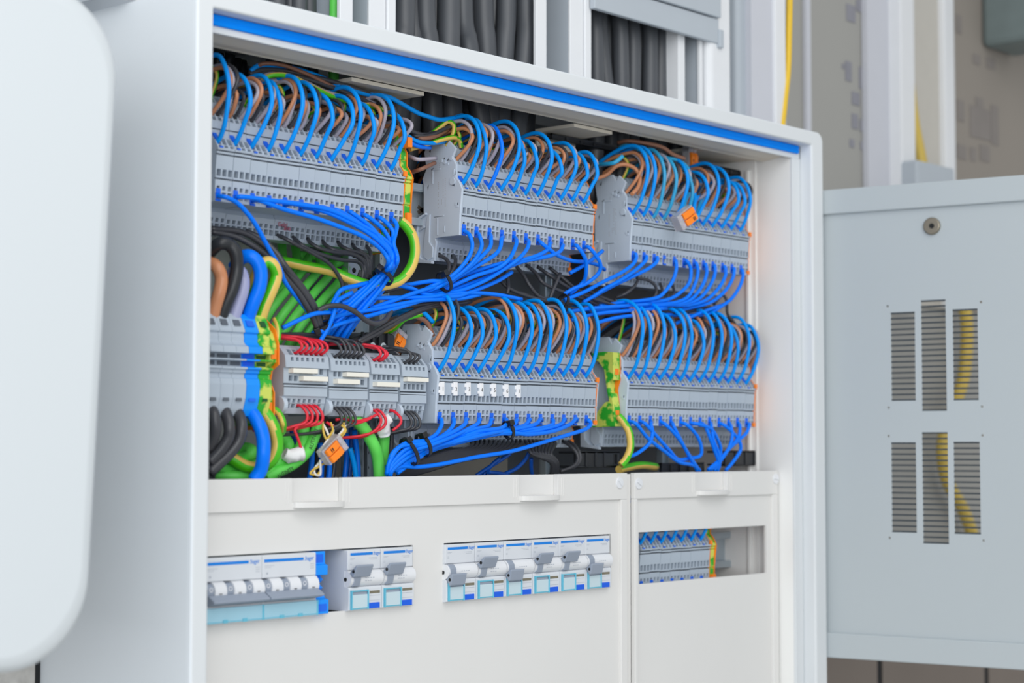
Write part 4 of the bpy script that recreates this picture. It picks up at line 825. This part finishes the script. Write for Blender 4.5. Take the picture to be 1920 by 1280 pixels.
free('red_wire', ZA_, [(1500, 0, 12), (1380, 90), (1270, 170), (1250, 210), (1290, 310), (1330, 430), (1345, 530)], (14, 12), 1.1, 'red', 'thin red wire running into the white tape wrap on the green cable', n=8)
ZB_ = zp(590, 780, 10.66)
free('red_wire', ZB_, [(430, 70), (600, 60), (780, 95), (950, 80), (1120, 30), (1250, -40)], (14, 10), 1.1, 'red', 'upper of two thin red wires strung below the second jumper block', n=8)
free('red_wire', ZB_, [(240, 120), (340, 190), (500, 210), (700, 170), (900, 130), (1080, 60), (1150, 0)], (14, 10), 1.1, 'red', 'lower of two thin red wires strung below the second jumper block', n=8)
# thick feed cables
def feedc(nm, pts, ys, r, mt, lb, mt2=None, zf=Z0): return free(nm, zf, pts, ys, r, mt, lb, mt2=mt2, n=16, cat='cable')
feedc('brown_cable', [(397, 600), (404, 572), (412, 545), (415, 522), (408, 502), (394, 493), (376, 500)], (12, 6, 8, 22), 4.7, 'brown', 'thick brown cable curving into the feed terminal at the cabinet edge')
feedc('black_cable', [(412, 600), (422, 572), (436, 540), (444, 505), (442, 475), (430, 459), (413, 456), (397, 468), (380, 490)], (12, 4, 2, 6, 24), 4.8, 'blkp', 'thick black cable arching into the second grey feed terminal')
feedc('lilac_cable', [(436, 602), (446, 572), (455, 545), (456, 522), (449, 508), (438, 510), (425, 530)], (12, 8, 10, 24), 4.6, 'lilac', 'thick grey-lilac cable between the black and blue feed cables')
feedc('blue_cable', [(464, 598), (474, 570), (486, 540), (489, 512), (482, 491), (468, 480), (452, 484), (440, 500)], (12, 4, 2, 8, 24), 5.0, 'wbot', 'thick blue cable arching into the large blue feed terminal')
feedc('earth_cable', [(487, 600), (497, 572), (510, 542), (518, 518), (513, 498), (501, 491), (488, 502), (475, 530), (462, 560)], (14, 6, 4, 10, 26), 4.4, 'ey', 'thick green and yellow cable arching into the earth feed terminal', 'eg')
for i, p in enumerate([[(392, 762), (400, 775), (404, 797), (401, 818), (390, 840)], [(415, 762), (424, 776), (430, 800), (428, 820), (414, 842), (392, 866)], [(438, 764), (449, 780), (453, 802), (448, 826), (428, 852), (392, 886)]]):
    feedc('black_cable', p, (12, 0, 2, 10), 4.2, 'black', ['leftmost', 'middle one', 'rightmost'][i]+' of the three thick black cables under the feed terminals')
feedc('blue_cable', [(462, 764), (474, 776), (486, 797), (493, 820), (494, 850), (489, 880), (476, 900)], (12, 2, -2, 6), 5.0, 'wbot', 'thick blue cable dropping from the blue feed terminal to the cover')
feedc('earth_cable', [(490, 766), (502, 780), (514, 802), (520, 826), (518, 846), (508, 864), (490, 876), (462, 874), (440, 862), (424, 852)], (12, 2, 4, 18, 26), 4.4, 'ey', 'thick green and yellow cable looping under the earth feed terminal', 'eg')
feedc('earth_wire', [(514, 766), (524, 776), (531, 792), (530, 808), (520, 818)], (12, 4, 16), 2.4, 'ey', 'short green and yellow wire under the narrow earth terminal', 'eg')
feedc('earth_wire', [(515, 598), (521, 612), (522, 632), (517, 646)], (14, 4, 8), 1.9, 'ey', 'short green and yellow wire on top of the narrow earth terminal', 'eg')
x, zb = BX['ul', 11]
feedc('earth_cable', [(750, 414), (762, 424), (775, 446), (778, 474), (770, 502), (752, 524), (730, 533), (700, 536), (660, 524), (620, 508), (570, 498), (530, 490), (470, 486)], (8, 2, 4, 14, 40, 60), 4.0, 'eg', 'thick green and yellow cable dropping in a bow beside the tied blue bundle', 'ey')
feedc('earth_cable', [(1160, 780), (1170, 792), (1180, 812), (1182, 838), (1174, 860), (1164, 872)], (14, 2, 8), 3.4, 'ey', 'green and yellow cable bowing down from the earth terminal of the lower right strip', 'eg')
feedc('earth_wire', [(1160, 880), (1200, 872), (1230, 875)], (20, 26), 3.6, 'ey', 'green and yellow cable lying along the top of the narrow cover', 'eg')
# green data cables
for i, p in enumerate([[(600, 480, 80), (598, 505, 64), (570, 540, 52), (530, 590, 46), (500, 640, 50), (490, 670, 56)], [(625, 490, 80), (618, 515, 64), (590, 548, 50), (548, 600, 42), (515, 650, 46), (505, 680, 56)], [(650, 500, 80), (634, 530, 62), (605, 562, 48), (565, 610, 40), (535, 660, 44), (525, 690, 56)], [(648, 545, 66), (628, 560, 56), (595, 600, 46), (560, 650, 46), (550, 690, 56)], [(580, 475, 84), (572, 500, 68), (545, 535, 58), (510, 578, 52), (488, 620, 56)], [(528, 452, 90), (530, 480, 84), (534, 505, 72), (512, 545, 66), (486, 590, 64)], [(552, 455, 90), (556, 480, 82), (552, 510, 68), (525, 552, 60), (496, 600, 58)], [(640, 455, 92), (612, 475, 84), (590, 480, 80), (560, 478, 84)], [(660, 470, 90), (640, 490, 78), (600, 500, 76), (560, 506, 78)]]):
    free('green_cable', Z0, p, (92, 72, 62, 56), 3.5, 'green', f'green cable in the fan behind the feed cables, {ORD[i]} of nine', 'green cables fanning behind the feed cables', n=12)
gl = [[(598, 794), (588, 822), (576, 846), (552, 868), (526, 882), (496, 896)], [(570, 800), (566, 832), (548, 858), (520, 876), (488, 888)], [(520, 812), (540, 830), (536, 852), (508, 874), (468, 886), (430, 890)], [(440, 846), (462, 840), (474, 848), (456, 858), (424, 862)], [(420, 850), (450, 866), (490, 872), (530, 862)], [(404, 872), (440, 884), (480, 886), (520, 872)], [(404, 890), (450, 892), (500, 884), (548, 862)], [(430, 872), (456, 880), (500, 894), (520, 904)]]
for i, p in enumerate(gl):
    free('green_cable', Z0, p, (26+(i % 4)*5, 20+(i % 3)*6, 24+(i % 4)*5), 4.4, 'green', f'green cable coiled at the bottom left of the cabinet, {ORD[i]} of eight', 'green cables coiled at the bottom left', n=12)
for i, (s, e, tx) in enumerate([((582, 842), (594, 800), 'AUTINITY'), ((520, 893), (552, 876), 'AUTINITY')]):
    a, b = Vector(P(*s, 18)), Vector(P(*e, 18)); u = (b-a).normalized(); nrm = (CAM-a).normalized(); up = nrm.cross(u).normalized()
    tt = text('cable_print', tx, a-up*1.5+nrm*(2.6 if i == 0 else 3.4), 4.2, M['ink'], bpy.data.objects['green_cable.010' if i == 0 else 'green_cable.017'] if False else None, xdir=u, up=up, squash=.9)
    tag(tt, ['black printing on the green cable beside the white tape wrap', 'black printing on the lowest green cable above the cover'][i], 'printing')
free('green_cable', Z0, [(640, 776), (660, 784), (676, 796), (690, 816), (702, 838), (709, 862), (712, 900)], (30, 22, 20, 22), 4.8, 'green', 'bright green cable curving down in front of the perforated channel', n=14)
free('green_cable', Z0, [(719, 800), (719, 822), (717, 850), (714, 870)], (24, 30), 5.0, 'green', 'short green cable end under the white tape cap', n=14)
def wrap(lb, zf, pts, ys, r0, r1):
    mb = MB().tube(run(zf, pts, ys), (r0, r1), n=12, sub=4)
    for i, v in enumerate(mb.v): q = mnoise.noise(Vector(v)*.28); mb.v[i] = (v[0]+q*1.6, v[1]+q*1.2, v[2]+q*1.1)
    return obj('tape_wrap', mb, M['tape'], label=lb, cat='tape')
wrap('white tape cap on the green cable end under the fourth jumper block', Z0, [(731, 783), (724, 789), (720, 796), (719, 806), (719, 812)], (14, 20), 3.8, 5.6)
wrap('white tape wrap on the green cable with black printing', Z0, [(566, 850), (554, 852), (542, 854), (533, 850)], (14, 18), 5.8, 4.6)
# dim background wires above the cover on the left
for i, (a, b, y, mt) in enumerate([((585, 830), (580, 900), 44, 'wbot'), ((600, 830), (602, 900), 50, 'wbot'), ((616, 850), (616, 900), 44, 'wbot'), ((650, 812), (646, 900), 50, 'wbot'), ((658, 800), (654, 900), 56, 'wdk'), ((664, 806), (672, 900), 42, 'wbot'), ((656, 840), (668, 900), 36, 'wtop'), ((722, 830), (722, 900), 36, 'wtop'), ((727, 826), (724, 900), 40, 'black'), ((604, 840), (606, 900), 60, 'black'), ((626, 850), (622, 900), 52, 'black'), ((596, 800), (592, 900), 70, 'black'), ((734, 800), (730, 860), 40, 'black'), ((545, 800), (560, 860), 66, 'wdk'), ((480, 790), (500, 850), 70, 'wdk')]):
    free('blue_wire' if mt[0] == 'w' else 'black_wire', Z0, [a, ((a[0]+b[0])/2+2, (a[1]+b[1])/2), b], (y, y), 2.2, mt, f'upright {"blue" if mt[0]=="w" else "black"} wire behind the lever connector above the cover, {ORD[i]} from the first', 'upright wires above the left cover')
# thin white and yellow telephone wires
for i, (mt, p) in enumerate([('ywire', [(605, 790), (607, 812), (616, 826), (634, 818), (646, 806), (644, 792)]), ('wwire', [(604, 792), (612, 806), (618, 818), (628, 820), (640, 810), (648, 796)]), ('ywire', [(620, 792), (624, 806), (616, 820), (608, 834)]), ('wwire', [(624, 796), (624, 812), (612, 828), (600, 846), (599, 856)]), ('ywire', [(616, 862), (602, 872), (588, 880), (582, 888), (594, 890), (600, 884)]), ('wwire', [(607, 858), (598, 868), (589, 880), (592, 890), (600, 890), (601, 876), (600, 862)]), ('ywire', [(628, 822), (640, 818), (648, 806), (640, 796)])]):
    free('telephone_wire', Z0, p, (14, 8, 10), .95, mt, f'thin {"yellow" if mt[0]=="y" else "white"} wire coiled at the orange lever connector, {ORD[i]} of seven', 'thin white and yellow wires at the lever connector', n=7)

# ------------------------------------------------------------------ runs above the strips
GR = 'long runs over the upper left strip'
for i, (nm, mt, r, p) in enumerate([('blue_wire', 'wtop', 1.9, [(410, 245), (470, 200), (560, 188), (760, 215), (1000, 290), (1200, 380), (1400, 440), (1580, 462), (1700, 520), (1840, 600), (1930, 632), (2030, 660), (2150, 645), (2230, 625), (2290, 680), (2320, 780)]),
   ('black_wire', 'black', 1.9, [(400, 270), (520, 232), (700, 240), (900, 280), (1100, 330), (1400, 430), (1560, 540), (1650, 640), (1760, 740), (1900, 790), (2050, 750), (2160, 690)]), ('black_wire', 'black', 1.8, [(420, 280), (600, 250), (850, 300), (1100, 380), (1350, 480), (1560, 590), (1700, 720), (1800, 770)]), ('grey_wire', 'grey', 1.8, [(470, 300), (600, 270), (850, 330), (1050, 420), (1280, 480), (1450, 510), (1600, 600)]),
   ('brown_wire', 'brownd', 1.6, [(450, 220), (520, 180), (680, 190), (900, 270), (1100, 370), (1300, 450), (1500, 520)]), ('grey_wire', 'grey', 1.7, [(480, 360), (620, 320), (820, 350), (1000, 430), (1250, 520)]), ('black_wire', 'black', 1.7, [(700, 340), (850, 370), (1000, 420), (1200, 480), (1400, 560), (1560, 600)]),
   ('blue_wire', 'wtop', 1.8, [(860, 450), (960, 455), (1060, 475), (1180, 530), (1300, 600)]), ('black_wire', 'black', 1.8, [(880, 470), (1000, 490), (1060, 540), (1080, 620)]), ('blue_wire', 'wbot', 1.7, [(1690, 810), (1760, 850), (1850, 890), (1950, 900)]), ('blue_wire', 'wtop', 1.8, [(1700, 740), (1760, 800), (1850, 850), (1980, 860), (2100, 840)]), ('grey_wire', 'grey', 1.7, [(1760, 970), (1850, 1000), (2000, 990)]), ('black_wire', 'black', 1.7, [(1740, 760), (1830, 800), (1960, 790), (2090, 730), (2200, 690)]), ('brown_wire', 'brownd', 1.7, [(1780, 790), (1880, 820), (2000, 800), (2110, 740)]), ('brown_wire', 'brownd', 1.7, [(1790, 1110), (1880, 1080), (1990, 1030)])]):
    free(nm, Z6, p, (36, 24, 24, 30), r, mt, f'long {nm.replace("_wire","")} wire running over the top from the upper left strip, {ORD[i]} of fifteen', GR)
free('earth_wire', Z6, [(500, 340), (560, 290), (640, 274), (760, 292), (950, 385), (1150, 475), (1350, 525), (1500, 555), (1620, 640)], (26, 16, 18, 26), 2.0, 'eg', 'long green and yellow wire running over the upper left strip', mt2='ey')
free('earth_wire', Z7, [(130, 365), (280, 320), (430, 275), (510, 265), (555, 290), (572, 350)], (30, 22, 24), 2.0, 'ey', 'lower green and yellow wire entering the top of the upper middle strip', mt2='eg')
free('earth_wire', Z7, [(100, 290), (200, 285), (290, 250), (390, 175), (455, 128), (505, 155), (505, 220), (475, 290), (445, 345)], (36, 28, 24, 28), 2.0, 'ey', 'upper green and yellow wire looping into the top of the upper middle strip', mt2='eg')
for i, (nm, mt, p) in enumerate([('teal_wire', 'wcy', [(140, 315), (240, 308), (330, 295), (400, 240)]), ('teal_wire', 'wcy', [(330, 230), (390, 165), (460, 152), (560, 190), (680, 250), (860, 272), (960, 350), (985, 470)]), ('teal_wire', 'wcy', [(740, 300), (860, 350), (950, 430), (975, 520), (940, 620), (905, 710)]), ('blue_wire', 'wtop', [(880, 290), (960, 370), (1000, 480), (1020, 600), (1005, 710)]), ('blue_wire', 'wtop', [(980, 380), (1060, 440), (1060, 540), (1020, 640), (1010, 720)]), ('brown_wire', 'brown', [(140, 445), (260, 400), (340, 330), (420, 312), (510, 350), (548, 430), (530, 510), (480, 565)]),
   ('brown_wire', 'brownd', [(360, 125), (450, 110), (600, 130), (740, 165), (830, 225), (930, 262)]), ('teal_wire', 'wcy', [(1100, 420), (1105, 540), (1060, 660), (1035, 800)]), ('grey_wire', 'grey', [(640, 360), (760, 380), (830, 460), (840, 560), (828, 600)])]):
    free(nm, Z8, p, (40, 22, 10, 6), 1.9, mt, f'loose {nm.replace("_wire","")} wire over the upper right strip, {ORD[i]} of nine', 'loose wires over the upper right strip')
for i, (nm, mt, p) in enumerate([('blue_wire', 'wtop', [(735, 590), (756, 583), (790, 584), (812, 604)]), ('brown_wire', 'brownd', [(700, 606), (740, 600), (772, 592), (800, 604), (812, 630)]), ('earth_wire', 'eg', [(712, 630), (740, 616), (760, 598), (790, 590)]), ('black_wire', 'black', [(1350, 590), (1392, 625), (1396, 660), (1384, 690)]), ('brown_wire', 'brownd', [(1110, 640), (1128, 610), (1150, 596)]), ('blue_wire', 'wtop', [(1376, 615), (1400, 610), (1418, 640), (1416, 680), (1402, 716)]), ('brown_wire', 'brownd', [(1388, 612), (1412, 630), (1416, 660), (1405, 690)])]):
    free(nm, Z0, p, (46, 22, 20), 1.9, mt, f'stray {nm.replace("_wire","")} wire at the head of the lower strips, {ORD[i]} of seven', 'stray wires at the head of the lower strips', mt2='ey' if mt == 'eg' else None)

# ------------------------------------------------------------------ cable ties
def tie(px, py, y, dirpx, ra, rb, lb):
    c = Vector(P(px, py, y)); e = Vector(P(px+dirpx[0], py+dirpx[1], y)); t = (e-c).normalized(); v = (CAM-c).normalized(); u = t.cross(v).normalized(); w = u.cross(t).normalized()
    th = thing('cable_tie', c, lb, 'cable tie', 'black cable ties round wire bundles'); mb = MB(); N = 24; vs = []
    for i in range(N):
        a = 2*math.pi*i/N
        for dr, dl in ((0, -1.7), (.9, -1.7), (.9, 1.7), (0, 1.7)): vs.append(c+u*math.cos(a)*(ra+dr)+w*math.sin(a)*(rb+dr)+t*dl)
    mb.add(vs, [(i*4+j, i*4+(j+1) % 4, ((i+1) % N)*4+(j+1) % 4, ((i+1) % N)*4+j) for i in range(N) for j in range(4)])
    obj('strap', mb, M['tie'], th)
    hb = MB().box(-2.6, 2.6, -2.2, 2.4, -3, 3); mt_ = Matrix((t, u, w)).transposed().to_4x4(); mt_.translation = c+u*(ra*.72)+w*(rb*.8)
    obj('head', hb.xf(mt_), M['tie'], th, bevel=.4)
    return th
tie(718, 518, 4, (-10, 14), 8.0, 7, 'black cable tie round the blue bundle under the upper left strip')
tie(686, 520, 28, (-4, 14), 6.0, 4, 'black cable tie round the black wires beside the upright channel')
tie(606, 612, 18, (6, 14), 7.0, 5, 'black cable tie where the thick black wires and single blue wire meet')
tie(833, 528, 8, (-14, 7), 8.0, 6, 'black cable tie round the blue wires below the upper middle strip')
tie(953, 806, 1, (-14, 4), 7, 5, 'black cable tie round the blue wires in the middle below the number tags')
tie(768, 846, 4, (-12, 7), 11, 6, 'leftmost black cable tie on the blue fan above the cover')
tie(794, 834, 3, (-12, 6), 9, 6, 'black cable tie on the blue fan just right of the leftmost tie')
tie(1056, 565, 14, (12, 6), 6, 5, 'black cable tie round the wires in the gap under the middle strip')

# ------------------------------------------------------------------ lever connectors
def connector(px, py, y, ang, yaw, n, lb, s=1.):
    c = Vector(P(px, py, y)); th = thing('lever_connector', c, lb, 'wire connector')
    X = Matrix.Translation(c) @ Matrix.Rotation(yaw, 4, 'Z') @ Matrix.Rotation(ang, 4, 'Y') @ Matrix.Scale(s, 4); w = 5.6*n+1
    b = MB().plate(-w/2, w/2, -9.5, 9.5, [], -3.6, 4).box(-w/2, w/2, -4.4, 4, 5.5, 9.5); obj('shell', b.xf(X), M['clear'], th, bevel=.5)
    for k in range(n):
        x = -w/2+.9+5.6*k
        l = MB().prism([(-4.2, -8.5), (-6.4, -7.5), (-6.8, 1), (-5.4, 4.5), (-3.4, 4.5)], x, x+4.9, 'x'); lo = obj('lever', l.xf(X), M['orange'], th, bevel=.5)
        obj('contact', MB().box(x+1, x+4, -4.6, -4.2, 5.2, 8.2).xf(X), M['grey'], th)
        if k == 0: obj('printed_mark', MB().box(x+1, x+3.8, -6.9, -6.7, -4.6, -4).box(x+1, x+3.8, -6.9, -6.7, -3.2, -2.4).xf(X), M['ink'], lo)
    return th
connector(623, 843, 4, math.radians(50), -.15, 2, 'orange and clear lever connector hanging among white and yellow wires', 1.08)
connector(1283, 409, -12, math.radians(236), -.2, 2, 'orange and clear lever connector dangling in front of the upper right strip', 1.2)
connector(1293, 296, 36, math.radians(0), 0, 2, 'small orange and clear lever connector up under the cabinet top')
connector(742, 640, 40, math.radians(30), 0, 2, 'orange lever connector tucked behind the lower middle end plate')

# ------------------------------------------------------------------ black brackets and busbar clamp
def bracket(a, b, y, dy, lb, slots=True):
    x0, z0 = P(a[0], a[1], y)[0], P(*b, y)[2]; x1, z1 = P(b[0], b[1], y)[0], P(*a, y)[2]
    th = thing('rail_bracket', ((x0+x1)/2, y, z0), lb, 'bracket')
    w = x1-x0; mb = MB().plate(x0, x1, z0, z1, [(x1-w*.14, x1-w*.05, z0+(z1-z0)*.2, z1-(z1-z0)*.2)] if slots else [], y, y+3)
    mb.box(x0, x1, y, y+dy, z1-2, z1).box(x0, x1, y, y+dy, z0, z0+2)
    obj('bar', mb, M['blkp'], th, bevel=.5)
    rb = MB()
    for f in (.2, .42, .62): rb.box(x0+w*f, x0+w*f+2.5, y-1.2, y, z0+1, z1-1)
    obj('rib', rb, M['blkp'], th, bevel=.4); return th
bracket((1080, 846), (1162, 876), 26, 20, 'black rail bracket above the gap between the two covers')
bracket((1360, 845), (1444, 872), 24, 22, 'black rail bracket at the right end above the narrow cover')
bracket((1240, 868), (1320, 892), 34, 16, 'black rail bracket behind the blue wires of the lower right strip', False)
bracket((1330, 308), (1419, 338), 40, 16, 'black rail bracket under the cabinet top at the right corner')
t = bracket((1035, 250), (1158, 284), 48, 24, 'glossy black clamp block under the top behind the upper middle strip', False)
th = thing('busbar_clamp', P(700, 655, 30), 'black plastic clamp with two bright screws above the jumper blocks', 'clamp')
c0 = P(648, 655, 32); c1 = P(741, 626, 32)
prof = [(c0[0], c0[2]-4), (c1[0], c0[2]-4), (c1[0], c1[2]-2), (c1[0]-3, c1[2]), (c0[0]+24, c1[2]), (c0[0]+8, c1[2]-5), (c0[0], c1[2]-10)]
obj('body', MB().prism(prof, 32, 52, 'y'), M['blkp'], th, bevel=1)
rb = MB(); [rb.box(P(px, 640, 30)[0]-1, P(px, 640, 30)[0]+1, 29.5, 32, c0[2], c1[2]) for px in (681, 700, 712, 728)]; obj('rib', rb, M['blkp'], th, bevel=.4)
for px, py in ((697, 648), (717, 649)):
    q = P(px, py, 29); obj('screw', MB().cyl((q[0], q[2]), 3.0, 27.5, 32, n=18), M['screw'], th, bevel=.4)

# ------------------------------------------------------------------ light
sc_ = bpy.context.scene
w = bpy.data.worlds.new('world'); sc_.world = w; w.use_nodes = True
bg = w.node_tree.nodes['Background']; bg.inputs['Color'].default_value = (.95, .98, 1, 1); bg.inputs['Strength'].default_value = .62
def area(name, loc, tgt, size, power, col=(1, 1, 1)):
    l = bpy.data.lights.new(name, 'AREA'); l.shape = 'RECTANGLE'; l.size, l.size_y = size; l.energy = power; l.color = col
    o = bpy.data.objects.new(name, l); COL.objects.link(o); o.location = (Vector(loc)+Vector((0, 0, ZO)))*S
    o.rotation_euler = (Vector(tgt)-Vector(loc)).to_track_quat('-Z', 'Y').to_euler(); return o
area('ceiling_panel', (-300, -1300, 1300), (250, 50, 50), (1.2, .9), 9.5, (1, .985, .96))
area('left_fill', (-2300, -700, 450), (0, 0, 60), (1.6, 1.6), 15, (.93, .97, 1))  # unseen lamp, added to brighten the faces turned to the left
area('front_left_fill', (-1700, -2300, 500), (0, 0, 60), (1.8, 1.6), 30, (.96, .985, 1))  # unseen key lamp, added so light reaches the cabinet side past the appliance
vs_ = sc_.view_settings; vs_.view_transform = 'Standard'; vs_.look = 'None'; vs_.exposure = 0; vs_.gamma = 1
